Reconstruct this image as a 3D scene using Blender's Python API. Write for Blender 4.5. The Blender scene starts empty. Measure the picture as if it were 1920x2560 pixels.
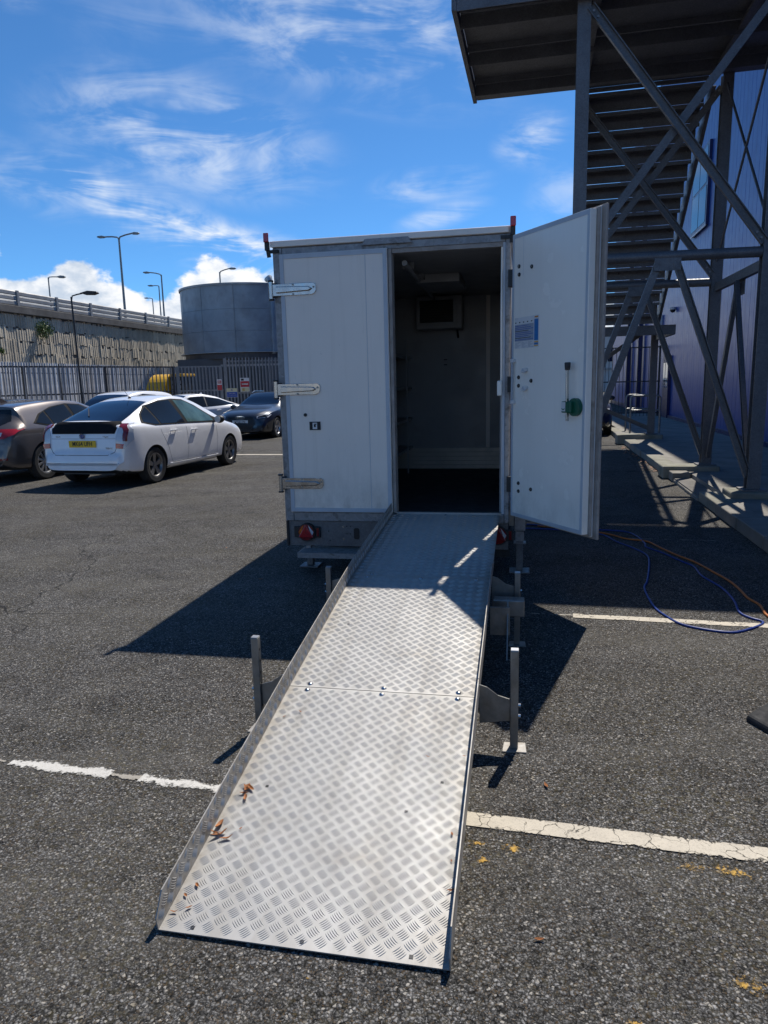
import bpy, bmesh, math, random
import numpy as np
from mathutils import Vector, Matrix
from mathutils.bvhtree import BVHTree
R = math.radians
random.seed(7)
scene = bpy.context.scene
COL = scene.collection

# ------------------------------------------------------------------ camera
CAM_H = 1.6
cd = bpy.data.cameras.new('camera'); cam = bpy.data.objects.new('camera', cd); COL.objects.link(cam)
p_, r_ = R(10.4), R(1.4)
fw = Vector((0, math.cos(p_), -math.sin(p_))); rt = Vector((1, 0, 0)); up = rt.cross(fw)
RR = rt * math.cos(r_) - up * math.sin(r_); UU = rt * math.sin(r_) + up * math.cos(r_)
M = Matrix((RR, UU, -fw)).transposed().to_4x4(); M.translation = (0, 0, CAM_H)
cam.matrix_world = M
cd.sensor_fit = 'VERTICAL'; cd.sensor_height = 36.0; cd.sensor_width = 27.0
cd.lens = 36.0 * 1750 / 2560
cd.clip_start = 0.05; cd.clip_end = 3000
scene.camera = cam
scene.cycles.max_bounces = 6; scene.cycles.diffuse_bounces = 3; scene.cycles.glossy_bounces = 3; scene.cycles.transparent_max_bounces = 6; scene.cycles.transmission_bounces = 2

# ------------------------------------------------------------------ sky and sun
SUN_EL, SUN_AZ = R(55), R(26)           # azimuth from +Y towards +X
w = bpy.data.worlds.new('World'); scene.world = w; w.use_nodes = True
nt = w.node_tree; N = nt.nodes; LK = nt.links; N.clear()
out = N.new('ShaderNodeOutputWorld'); bg = N.new('ShaderNodeBackground'); LK.new(bg.outputs[0], out.inputs[0])
sky = N.new('ShaderNodeTexSky'); sky.sky_type = 'NISHITA'; sky.sun_disc = False
sky.sun_elevation = SUN_EL; sky.sun_rotation = SUN_AZ; sky.air_density = 0.7; sky.dust_density = 0.0; sky.ozone_density = 5.0
tc = N.new('ShaderNodeTexCoord')
def vm(op, a, b=None):
    n = N.new('ShaderNodeVectorMath'); n.operation = op
    for i, x in enumerate((a, b)):
        if x is None: continue
        if hasattr(x, 'links'): LK.new(x, n.inputs[i])
        else: n.inputs[i].default_value = x
    return n
def ma(op, a, b=None, c=None, clamp=False):
    n = N.new('ShaderNodeMath'); n.operation = op; n.use_clamp = clamp
    for i, x in enumerate((a, b, c)):
        if x is None: continue
        if hasattr(x, 'links'): LK.new(x, n.inputs[i])
        else: n.inputs[i].default_value = x
    return n.outputs[0]
def mr(x, a, b, c=0.0, d=1.0, smooth=True):
    n = N.new('ShaderNodeMapRange'); n.clamp = True
    if smooth: n.interpolation_type = 'SMOOTHSTEP'
    LK.new(x, n.inputs[0])
    for i, v in enumerate((a, b, c, d)): n.inputs[i + 1].default_value = v
    return n.outputs[0]
def wnoise(vec, scale, detail=6, rough=.55, dist=0.0):
    n = N.new('ShaderNodeTexNoise'); n.inputs['Scale'].default_value = scale; n.inputs['Detail'].default_value = detail
    n.inputs['Roughness'].default_value = rough; n.inputs['Distortion'].default_value = dist
    LK.new(vec, n.inputs['Vector']); return n.outputs['Fac']
D = tc.outputs['Generated']
sep = N.new('ShaderNodeSeparateXYZ'); LK.new(D, sep.inputs[0])
def blob(c, ang, wl, ws):
    c = Vector(c).normalized(); e = Vector((0, 0, 1)).cross(c).normalized() * -1; u = e.cross(c).normalized()
    if u.z < 0: u = -u
    a1 = e * math.cos(ang) + u * math.sin(ang); a2 = u * math.cos(ang) - e * math.sin(ang)
    s = vm('SUBTRACT', D, tuple(c)).outputs[0]
    cb = N.new('ShaderNodeCombineXYZ')
    for i, ax in enumerate((a1 / wl, a2 / ws, c * 3)):
        LK.new(vm('DOT_PRODUCT', s, tuple(ax)).outputs['Value'], cb.inputs[i])
    return mr(vm('LENGTH', cb.outputs[0]).outputs['Value'], 1.0, 0.15)
# streaky cirrus: stretched turbulent noise, patches where the photograph has them plus thin patches all round
mp = N.new('ShaderNodeMapping'); mp.inputs['Rotation'].default_value = (0, R(14), R(8)); mp.inputs['Scale'].default_value = (2.6, 2.6, 9.0)
LK.new(D, mp.inputs[0])
st = wnoise(mp.outputs[0], 2.4, 5, .62, .9)
st2 = wnoise(D, 20.0, 3, .6)
streak = mr(ma('ADD', st, ma('MULTIPLY', ma('SUBTRACT', st2, .5), .30)), .38, .76)
blobs = [((-.02, .913, .41), R(-12), .26, .10, 1.0),
         ((-.22, .925, .30), R(-8), .22, .085, 1.25),
         ((-.33, .912, .236), R(-24), .12, .035, 1.5), ((-.23, .955, .185), R(-24), .20, .05, 1.9), ((-.14, .974, .163), R(-18), .14, .045, 1.6),
         ((.07, .966, .252), R(4), .10, .03, .9), ((.085, .974, .215), R(12), .08, .02, 1.0), ((.195, .936, .293), R(12), .06, .04, 1.1),
         ((.235, .943, .232), R(30), .06, .05, .6), ((-.42, .88, .25), R(-30), .12, .04, .7), ((-.41, .85, .43), R(-5), .06, .02, .7)]
acc = None
for c, a, wl, ws, k in blobs:
    b = ma('MULTIPLY', blob(c, a, wl, ws), k)
    acc = b if acc is None else ma('ADD', acc, b)
gen = mr(wnoise(D, 2.1, 1, .5), .60, .85, 0, .3)
cirrus = ma('MULTIPLY', ma('MULTIPLY', ma('ADD', acc, gen), streak), .62, None, True)
# cumulus heaped along the horizon
mp2 = N.new('ShaderNodeMapping'); mp2.inputs['Scale'].default_value = (1, 1, 1.5); mp2.inputs['Location'].default_value = (.35, .1, 0); LK.new(D, mp2.inputs[0])
n1 = wnoise(mp2.outputs[0], 5.5, 2, .5)
n2 = wnoise(mp2.outputs[0], 24.0, 4, .62)
hgt = ma('ADD', ma('MULTIPLY', ma('SUBTRACT', n1, .5), .30), ma('MULTIPLY', ma('SUBTRACT', n2, .5), .07))
hump = ma('ADD', ma('MULTIPLY', blob((-.20, .97, .10), 0, .12, .25), .035), ma('ADD', ma('MULTIPLY', blob((-.42, .90, .10), 0, .30, .3), .105), ma('MULTIPLY', blob((-.075, .977, .12), 0, .08, .25), .105)))
cum = mr(ma('SUBTRACT', ma('ADD', ma('ADD', hgt, hump), .085), sep.outputs[2]), -.004, .012)
shade = mr(ma('ADD', ma('MULTIPLY', n2, .6), ma('MULTIPLY', wnoise(vm('ADD', mp2.outputs[0], (.012, .0, -.02)).outputs[0], 13.0, 2, .6), .6)), .46, .72)
skyS = N.new('ShaderNodeMix'); skyS.data_type = 'RGBA'; skyS.blend_type = 'MULTIPLY'; skyS.inputs[0].default_value = 1.0
LK.new(sky.outputs[0], skyS.inputs['A']); skyS.inputs['B'].default_value = (.68, 1.15, 1.40, 1)
SKYK = 0.102
def mixc(f, a, b):
    n = N.new('ShaderNodeMix'); n.data_type = 'RGBA'; LK.new(f, n.inputs[0])
    for k, x in (('A', a), ('B', b)):
        if hasattr(x, 'links'): LK.new(x, n.inputs[k])
        else: n.inputs[k].default_value = x
    return n.outputs['Result']
ck = 1.0 / SKYK
c1 = mixc(cirrus, skyS.outputs['Result'], (.86 * ck, .93 * ck, 1.02 * ck, 1))
cc = mixc(shade, (.56 * ck, .66 * ck, .80 * ck, 1), (1.05 * ck, 1.06 * ck, 1.08 * ck, 1))
c2 = mixc(cum, c1, cc)
LK.new(c2, bg.inputs[0]); bg.inputs[1].default_value = SKYK
w.cycles.sampling_method = 'MANUAL'; w.cycles.sample_map_resolution = 512

sl = bpy.data.lights.new('sun', 'SUN'); sl.energy = 5.0; sl.angle = R(.53); sl.color = (1, .945, .865)
so = bpy.data.objects.new('sun', sl); COL.objects.link(so)
sd = Vector((math.sin(SUN_AZ) * math.cos(SUN_EL), math.cos(SUN_AZ) * math.cos(SUN_EL), math.sin(SUN_EL)))
so.rotation_euler = sd.to_track_quat('Z', 'Y').to_euler(); so.location = sd * 60
vs = scene.view_settings; vs.view_transform = 'Standard'; vs.look = 'None'; vs.exposure = 0.0; vs.gamma = 1.0; vs.use_curve_mapping = False

# ------------------------------------------------------------------ materials
def new_mat(name):
    m = bpy.data.materials.new(name); m.use_nodes = True
    return m, m.node_tree, m.node_tree.nodes['Principled BSDF']
class NT:
    def __init__(s, t): s.t = t
    def n(s, ty, **kw):
        x = s.t.nodes.new(ty)
        for k, v in kw.items(): setattr(x, k, v)
        return x
    def l(s, a, b): s.t.links.new(a, b)
    def coord(s, scale=(1, 1, 1), rot=(0, 0, 0), loc=(0, 0, 0), which='Object'):
        c = s.n('ShaderNodeTexCoord'); m = s.n('ShaderNodeMapping'); m.inputs['Scale'].default_value = scale; m.inputs['Rotation'].default_value = rot; m.inputs['Location'].default_value = loc
        s.l(c.outputs[which], m.inputs[0]); return m.outputs[0]
    def noise(s, v, sc, det=4, ro=.55, di=0):
        x = s.n('ShaderNodeTexNoise'); x.inputs['Scale'].default_value = sc; x.inputs['Detail'].default_value = det; x.inputs['Roughness'].default_value = ro; x.inputs['Distortion'].default_value = di
        s.l(v, x.inputs['Vector']); return x.outputs['Fac']
    def vor(s, v, sc, feat='F1'):
        x = s.n('ShaderNodeTexVoronoi'); x.feature = feat; x.inputs['Scale'].default_value = sc; s.l(v, x.inputs['Vector']); return x
    def mr(s, x, a, b, c=0., d=1., smooth=False):
        n = s.n('ShaderNodeMapRange'); n.clamp = True
        if smooth: n.interpolation_type = 'SMOOTHSTEP'
        s.l(x, n.inputs[0])
        for i, v in enumerate((a, b, c, d)): n.inputs[i + 1].default_value = v
        return n.outputs[0]
    def math(s, op, a, b=None):
        n = s.n('ShaderNodeMath'); n.operation = op
        for i, x in enumerate((a, b)):
            if x is None: continue
            if hasattr(x, 'links'): s.l(x, n.inputs[i])
            else: n.inputs[i].default_value = x
        return n.outputs[0]
    def mix(s, f, a, b, mode='MIX'):
        n = s.n('ShaderNodeMix'); n.data_type = 'RGBA'; n.blend_type = mode
        if hasattr(f, 'links'): s.l(f, n.inputs[0])
        else: n.inputs[0].default_value = f
        for k, x in (('A', a), ('B', b)):
            if hasattr(x, 'links'): s.l(x, n.inputs[k])
            else: n.inputs[k].default_value = (*x[:3], 1)
        return n.outputs['Result']
    def bump(s, h, strength=.3, dist=.01, normal=None):
        n = s.n('ShaderNodeBump'); n.inputs['Strength'].default_value = strength; n.inputs['Distance'].default_value = dist; s.l(h, n.inputs['Height'])
        if normal is not None: s.l(normal, n.inputs['Normal'])
        return n.outputs[0]
def pm(name, col, rough=.5, metal=0., var=.12, vs=6., bump=0., bs=60., dirt=None, dirt_amt=.4, ds=3., coat=0., spec=.5, rvar=.1, obj_random=0.):
    m, t, b = new_mat(name); k = NT(t)
    v = k.coord()
    n1 = k.noise(v, vs, 5, .6)
    f = k.mr(n1, .3, .7, 1 - var, 1 + var)
    c = k.mix(1.0, col, (1, 1, 1), 'MULTIPLY')
    cn = k.n('ShaderNodeVectorMath'); cn.operation = 'SCALE'; cn.inputs[0].default_value = col; k.l(f, cn.inputs['Scale'])
    col_out = cn.outputs[0]
    if obj_random:
        oi = k.n('ShaderNodeObjectInfo'); sc = k.n('ShaderNodeVectorMath'); sc.operation = 'SCALE'; k.l(col_out, sc.inputs[0])
        k.l(k.mr(oi.outputs['Random'], 0, 1, 1 - obj_random, 1 + obj_random), sc.inputs['Scale']); col_out = sc.outputs[0]
    if dirt:
        dn = k.mr(k.noise(v, ds, 8, .68, .4), .52, .72, 0, dirt_amt)
        col_out = k.mix(dn, col_out, dirt)
    k.l(col_out, b.inputs['Base Color'])
    k.l(k.mr(k.noise(v, vs * 2.3, 4), .3, .7, max(.02, rough - rvar), min(1, rough + rvar)), b.inputs['Roughness'])
    b.inputs['Metallic'].default_value = metal; b.inputs['Coat Weight'].default_value = coat; b.inputs['Coat Roughness'].default_value = .04; b.inputs['Specular IOR Level'].default_value = spec
    if bump: k.l(k.bump(k.noise(v, bs, 6, .6), bump, .01), b.inputs['Normal'])
    return m
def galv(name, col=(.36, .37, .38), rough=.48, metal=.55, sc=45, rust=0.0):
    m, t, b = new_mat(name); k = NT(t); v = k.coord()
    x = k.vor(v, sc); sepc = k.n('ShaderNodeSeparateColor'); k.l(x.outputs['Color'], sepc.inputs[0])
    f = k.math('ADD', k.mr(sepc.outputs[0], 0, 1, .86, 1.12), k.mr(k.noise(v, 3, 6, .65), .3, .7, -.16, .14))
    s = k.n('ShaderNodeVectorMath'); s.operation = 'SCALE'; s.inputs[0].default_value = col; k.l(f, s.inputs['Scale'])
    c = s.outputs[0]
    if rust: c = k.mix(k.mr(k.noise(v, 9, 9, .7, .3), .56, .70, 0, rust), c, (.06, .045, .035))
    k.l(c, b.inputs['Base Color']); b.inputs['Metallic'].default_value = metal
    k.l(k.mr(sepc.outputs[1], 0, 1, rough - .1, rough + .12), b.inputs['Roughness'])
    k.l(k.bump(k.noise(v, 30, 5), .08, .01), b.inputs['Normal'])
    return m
def glass_mat(name, col=(.012, .014, .016), rough=.03):
    m, t, b = new_mat(name); b.inputs['Base Color'].default_value = (*col, 1); b.inputs['Roughness'].default_value = rough; b.inputs['Specular IOR Level'].default_value = .35
    return m
def paint(name, col, flake=0., rough=.32):
    m, t, b = new_mat(name); k = NT(t); v = k.coord()
    f = k.mr(k.noise(v, 3, 5), .3, .7, .93, 1.05)
    s = k.n('ShaderNodeVectorMath'); s.operation = 'SCALE'; s.inputs[0].default_value = col; k.l(f, s.inputs['Scale'])
    c = k.mix(k.mr(k.noise(v, 2.2, 8, .7), .55, .75, 0, .08), s.outputs[0], (.16, .145, .12))
    k.l(c, b.inputs['Base Color']); b.inputs['Roughness'].default_value = rough; b.inputs['Metallic'].default_value = flake
    b.inputs['Coat Weight'].default_value = .9; b.inputs['Coat Roughness'].default_value = .05
    return m
def cutout(name, col, fn, rough=.7):
    """paint lying on the ground: fn builds the mask of where paint is left"""
    m, t, b = new_mat(name); k = NT(t); v = k.coord()
    mask, c = fn(k, v)
    k.l(c, b.inputs['Base Color']); b.inputs['Roughness'].default_value = rough
    tr = k.n('ShaderNodeBsdfTransparent'); mx = k.n('ShaderNodeMixShader'); k.l(mask, mx.inputs[0]); k.l(tr.outputs[0], mx.inputs[1]); k.l(b.outputs[0], mx.inputs[2])
    k.l(mx.outputs[0], t.nodes['Material Output'].inputs[0])
    return m

# asphalt: stone chips of mixed size in binder, worn and dusty patches, faint moss, stains and cracks
m, t, b = new_mat('asphalt'); k = NT(t); v0 = k.coord()
dn = k.n('ShaderNodeTexNoise'); dn.inputs['Scale'].default_value = 70; dn.inputs['Detail'].default_value = 2; k.l(v0, dn.inputs['Vector'])
ds_ = k.n('ShaderNodeVectorMath'); ds_.operation = 'SCALE'; ds_.inputs['Scale'].default_value = .016; k.l(dn.outputs['Color'], ds_.inputs[0])
da = k.n('ShaderNodeVectorMath'); k.l(v0, da.inputs[0]); k.l(ds_.outputs[0], da.inputs[1]); v = da.outputs[0]
va = k.vor(v, 100); sa = k.n('ShaderNodeSeparateColor'); k.l(va.outputs['Color'], sa.inputs[0])
vc = k.vor(v, 210); sc_ = k.n('ShaderNodeSeparateColor'); k.l(vc.outputs['Color'], sc_.inputs[0])
vb = k.vor(v, 62); sb = k.n('ShaderNodeSeparateColor'); k.l(vb.outputs['Color'], sb.inputs[0])
big = k.noise(v0, .5, 4, .6); mid = k.noise(v0, 3.2, 5, .62)
chip = k.math('MULTIPLY', k.mr(k.math('POWER', sa.outputs[0], 1.7), 0, 1, .026, .17), k.mr(va.outputs['Distance'], .20, .60, 1.2, .16))
fine = k.math('MULTIPLY', k.mr(k.math('POWER', sc_.outputs[0], 1.8), 0, 1, .018, .15), k.mr(vc.outputs['Distance'], .3, .6, 1.1, .35))
sel = k.mr(k.math('ADD', k.math('MULTIPLY', k.noise(v0, 38, 2, .6), .7), k.math('MULTIPLY', sa.outputs[2], .3)), .44, .54)
cm = k.n('ShaderNodeMix'); k.l(sel, cm.inputs[0]); k.l(fine, cm.inputs[2]); k.l(chip, cm.inputs[3]); chip = cm.outputs[0]
lightchip = k.math('MULTIPLY', k.mr(sa.outputs[1], .945, .955), k.mr(va.outputs['Distance'], .40, .50, 1, 0))
lightchip2 = k.math('MULTIPLY', k.mr(sb.outputs[1], .98, .985), k.mr(vb.outputs['Distance'], .26, .34, 1, 0))
g = k.math('MULTIPLY', chip, k.mr(big, .3, .7, 1.40, 2.15)); g = k.math('MULTIPLY', g, k.mr(mid, .3, .7, .78, 1.22))
gc = k.n('ShaderNodeCombineColor'); k.l(k.math('MULTIPLY', g, 1.03), gc.inputs[0]); k.l(g, gc.inputs[1]); k.l(k.math('MULTIPLY', g, .95), gc.inputs[2])
c = k.mix(k.math('MULTIPLY', k.mr(sc_.outputs[1], .86, .9), .55), gc.outputs[0], (.11, .075, .04))
c = k.mix(k.math('MULTIPLY', lightchip, .8), c, (.40, .37, .32))
c = k.mix(k.math('MULTIPLY', lightchip2, .8), c, (.34, .30, .23))
moss = k.math('MULTIPLY', k.mr(k.noise(v0, 1.3, 5, .7), .42, .62), k.mr(k.noise(v0, 45, 4, .6), .48, .64, 0, .7))
c = k.mix(moss, c, (.075, .062, .028))
dust = k.math('MULTIPLY', k.mr(k.noise(k.coord((.35, 1.4, 1), (0, 0, R(18))), 1.0, 6, .65), .48, .75), .34)
c = k.mix(dust, c, (.17, .16, .14))
stain = k.mr(k.noise(k.coord((1, 1, 1), (0, 0, 0), (3.1, 7.7, 0)), .85, 4, .6, .6), .64, .74, 0, .55)
c = k.mix(stain, c, (.016, .015, .015))
cw = k.n('ShaderNodeTexNoise'); cw.inputs['Scale'].default_value = 1.6; cw.inputs['Detail'].default_value = 5; k.l(v0, cw.inputs['Vector'])
cs_ = k.n('ShaderNodeVectorMath'); cs_.operation = 'SCALE'; cs_.inputs['Scale'].default_value = .9; k.l(cw.outputs['Color'], cs_.inputs[0])
ca = k.n('ShaderNodeVectorMath'); k.l(v0, ca.inputs[0]); k.l(cs_.outputs[0], ca.inputs[1])
cv = k.vor(ca.outputs[0], .30, 'DISTANCE_TO_EDGE')
crk = k.math('MULTIPLY', k.mr(cv.outputs['Distance'], .0015, .004, 1, 0), k.mr(k.noise(v0, .45, 2), .50, .58))
c = k.mix(k.math('MULTIPLY', crk, .8), c, (.012, .012, .012))
k.l(c, b.inputs['Base Color']); k.l(k.mr(sa.outputs[2], 0, 1, .65, 1.0), b.inputs['Roughness']); b.inputs['Specular IOR Level'].default_value = .12
hh = k.math('ADD', k.math('MULTIPLY', va.outputs['Distance'], -.8), k.math('MULTIPLY', sa.outputs[2], .7))
k.l(k.bump(hh, .7, .006), b.inputs['Normal'])
ASPH = m

CONC = pm('concrete', (.235, .22, .19), .85, 0, .22, 2.5, .35, 40, (.12, .11, .085), .6, 1.2)
CONC_D = pm('weathered_concrete', (.17, .16, .145), .9, 0, .25, 2, .4, 30, (.07, .065, .055), .6, .8)
MOSSY = pm('mossy_concrete', (.26, .25, .2), .9, 0, .25, 3, .4, 40, (.13, .13, .03), .7, 2.2)
STONE = pm('ribbed_stone', (.62, .545, .42), .92, 0, .2, 1.5, .4, 22, (.36, .31, .24), .5, .7, obj_random=.2)
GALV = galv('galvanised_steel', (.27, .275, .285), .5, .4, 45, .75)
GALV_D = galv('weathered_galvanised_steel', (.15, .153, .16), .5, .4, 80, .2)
STEEL = pm('dull_leg_steel', (.26, .26, .25), .42, .75, .2, 9, .1, 80, (.09, .08, .07), .5, 6)
def worn_alu(name, col, rough, metal):
    m, t, b = new_mat(name); k = NT(t); v = k.coord()
    f = k.mr(k.noise(v, 3, 5, .6), .3, .7, .90, 1.08)
    s = k.n('ShaderNodeVectorMath'); s.operation = 'SCALE'; s.inputs[0].default_value = col; k.l(f, s.inputs['Scale'])
    tracks = k.mr(k.noise(k.coord((9, .7, 9)), 1.0, 6, .65, .3), .47, .70, 0, .42)
    c = k.mix(tracks, s.outputs[0], (.30, .27, .22))
    c = k.mix(k.mr(k.noise(v, 2.1, 8, .72, .4), .52, .70, 0, .5), c, (.27, .235, .185))
    sx = k.n('ShaderNodeSeparateXYZ'); k.l(v, sx.inputs[0])
    edge = k.mr(k.math('ABSOLUTE', k.math('SUBTRACT', sx.outputs[0], .4345)), .37, .434, 0, .75)
    c = k.mix(k.math('MULTIPLY', edge, k.mr(k.noise(v, 14, 6, .7), .35, .65)), c, (.20, .17, .13))
    scr = k.mr(k.noise(k.coord((260, 5, 1), (0, 0, R(25))), 1.0, 3, .6), .70, .78, 0, .35)
    c = k.mix(scr, c, (.78, .77, .75))
    k.l(c, b.inputs['Base Color']); b.inputs['Metallic'].default_value = metal
    k.l(k.math('ADD', k.mr(k.noise(v, 5, 5), .3, .7, rough - .07, rough + .07), k.math('MULTIPLY', tracks, .2)), b.inputs['Roughness'])
    k.l(k.bump(k.noise(v, 2.2, 3), .10, .05), b.inputs['Normal'])
    return m
ALU = worn_alu('tread_aluminium', (.43, .42, .40), .60, .45)
ALU_B = pm('tread_bar_aluminium', (.43, .422, .405), .5, .45, .06, 6)
CHROME = pm('stainless', (.46, .46, .45), .22, .95, .05, 5)
def panel_mat(name, col, rough, streak, grime):
    m, t, b = new_mat(name); k = NT(t); v = k.coord()
    s = k.n('ShaderNodeVectorMath'); s.operation = 'SCALE'; s.inputs[0].default_value = col; k.l(k.mr(k.noise(v, 2.5, 4), .3, .7, .97, 1.02), s.inputs['Scale'])
    c = k.mix(k.mr(k.noise(k.coord((16, 16, .7)), 1.0, 5, .65, .2), .52, .78, 0, streak), s.outputs[0], (.50, .44, .36))
    sx = k.n('ShaderNodeSeparateXYZ'); k.l(v, sx.inputs[0])
    low = k.math('MULTIPLY', k.mr(sx.outputs[2], .52, .95, 1, 0), k.mr(k.noise(k.coord((6, 6, 3)), 1.5, 7, .7), .40, .68, 0, grime))
    c = k.mix(low, c, (.30, .26, .21))
    scuff = k.mr(k.noise(k.coord((30, 30, 7), (.4, 0, .3)), 1.0, 4, .7), .68, .76, 0, grime)
    c = k.mix(scuff, c, (.42, .40, .37))
    k.l(c, b.inputs['Base Color']); k.l(k.mr(k.noise(v, 4, 4), .3, .7, rough - .06, rough + .1), b.inputs['Roughness'])
    k.l(k.bump(k.noise(v, 2.4, 2), .12, .03), b.inputs['Normal'])
    return m
WHITE = panel_mat('white_panel', (.84, .765, .685), .36, .22, .55)
WHITE_IN = panel_mat('white_door_liner', (.90, .86, .78), .20, .10, .35)
TRIM = pm('grey_plastic_trim', (.46, .50, .55), .4, 0, .08, 5)
GASKET = pm('dirty_door_edge', (.34, .30, .27), .7, 0, .2, 8, .2, 60, (.13, .10, .07), .6, 7)
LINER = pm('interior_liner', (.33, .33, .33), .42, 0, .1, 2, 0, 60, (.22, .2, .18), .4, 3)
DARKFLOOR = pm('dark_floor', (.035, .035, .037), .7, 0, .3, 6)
BLACK = pm('black_plastic', (.018, .018, .019), .5, 0, .2, 10)
RUBBER = pm('rubber', (.022, .022, .022), .8, 0, .25, 12, .2, 50)
RED = pm('red_lens', (.42, .012, .018), .16, 0, .08, 20, 0, 60, coat=.8)
REDD = pm('dark_red_lens', (.18, .008, .012), .2, 0, .08, 20, coat=.8)
AMBER = pm('amber_lens', (.6, .13, .01), .2, 0, .08, 20, coat=.8)
CLEAR = pm('clear_lens', (.62, .64, .66), .12, 0, .1, 12, coat=.8)
GREEN = pm('green_plastic', (.004, .10, .055), .4, 0, .1, 8)
YELLOW = pm('yellow_plastic', (.75, .42, .015), .45, 0, .1, 4, 0, 60, (.35, .2, .02), .35, 4)
PLATE_Y = pm('yellow_number_plate', (.80, .50, .02), .35, 0, .03, 4)
PLATE_W = pm('white_number_plate', (.74, .74, .72), .35, 0, .03, 4)
MATTE = pm('matte_black_trim', (.012, .012, .013), .75, 0, .1, 6, spec=.15)
INK = pm('black_ink', (.012, .012, .014), .5, 0, .05, 4)
GREYINK = pm('grey_print', (.32, .36, .42), .6, 0, .08, 30)
BLUE_P = pm('blue_print', (.015, .16, .42), .5, 0, .12, 20)
BLUE_S = pm('sign_blue', (.02, .08, .36), .45, 0, .1, 10)
RED_S = pm('sign_red', (.45, .02, .03), .45, 0, .1, 10)
CREAM_S = pm('sign_cream', (.62, .56, .34), .5, 0, .1, 10)
WHITE_S = pm('sign_white', (.66, .66, .66), .5, 0, .1, 10)
ORANGE_P = pm('orange_print', (.5, .19, .02), .5, 0, .1, 10)
CBLUE = pm('blue_cable', (.015, .05, .26), .45, 0, .1, 20)
CORANGE = pm('orange_cable', (.52, .17, .04), .5, 0, .1, 20)
LEAF = pm('dead_leaf', (.36, .13, .035), .7, 0, .4, 40, .3, 90)
GREENLEAF = pm('weed_leaf', (.07, .12, .025), .6, 0, .4, 9)
TANKM = pm('tank_steel', (.30, .35, .385), .5, .2, .2, 1.1, .08, 8, (.22, .235, .24), .6, 1.6)
TANKB = pm('plant_room_cladding', (.085, .092, .105), .5, .1, .1, 2)
BLUECLAD = pm('blue_cladding', (.014, .072, .31), .34, 0, .06, 1.5, 0, 12, (.012, .052, .24), .3, .6, spec=.28, rvar=.03)
NAVY = pm('navy_trim', (.006, .012, .085), .35, 0, .1, 3)
PALEF = pm('pale_fence_steel', (.68, .70, .72), .5, .05, .25, 2, .1, 40, (.24, .24, .24), .5, 1.2, obj_random=.25)
PAL = pm('palisade_steel', (.20, .21, .225), .5, .4, .2, 3, .1, 40, obj_random=.12)
PALD = pm('dark_fence_paint', (.05, .055, .06), .5, .3, .2, 5)
GUARD = pm('parapet_steel', (.36, .355, .34), .55, .25, .18, 1.2, .08, 20, (.2, .185, .165), .5, 1.0)
FARW = pm('far_pale_cladding', (.55, .55, .53), .6, 0, .08, 1)
GLASS = glass_mat('car_glass')
GLASS_B = glass_mat('blue_tinted_glass', (.006, .012, .03))
WIN = glass_mat('window_glass', (.01, .015, .04), .06)
PW = paint('white_car_paint', (.90, .90, .90))
PB = paint('taupe_car_paint', (.125, .105, .095), .45, .35)
PK = paint('black_car_paint', (.012, .013, .016))
PG = paint('dark_grey_car_paint', (.030, .035, .046), .35, .3)
ALLOY = pm('alloy', (.48, .48, .49), .3, .85, .06, 6)
ALLOY_D = pm('dull_alloy', (.26, .255, .25), .38, .8, .06, 6)

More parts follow.
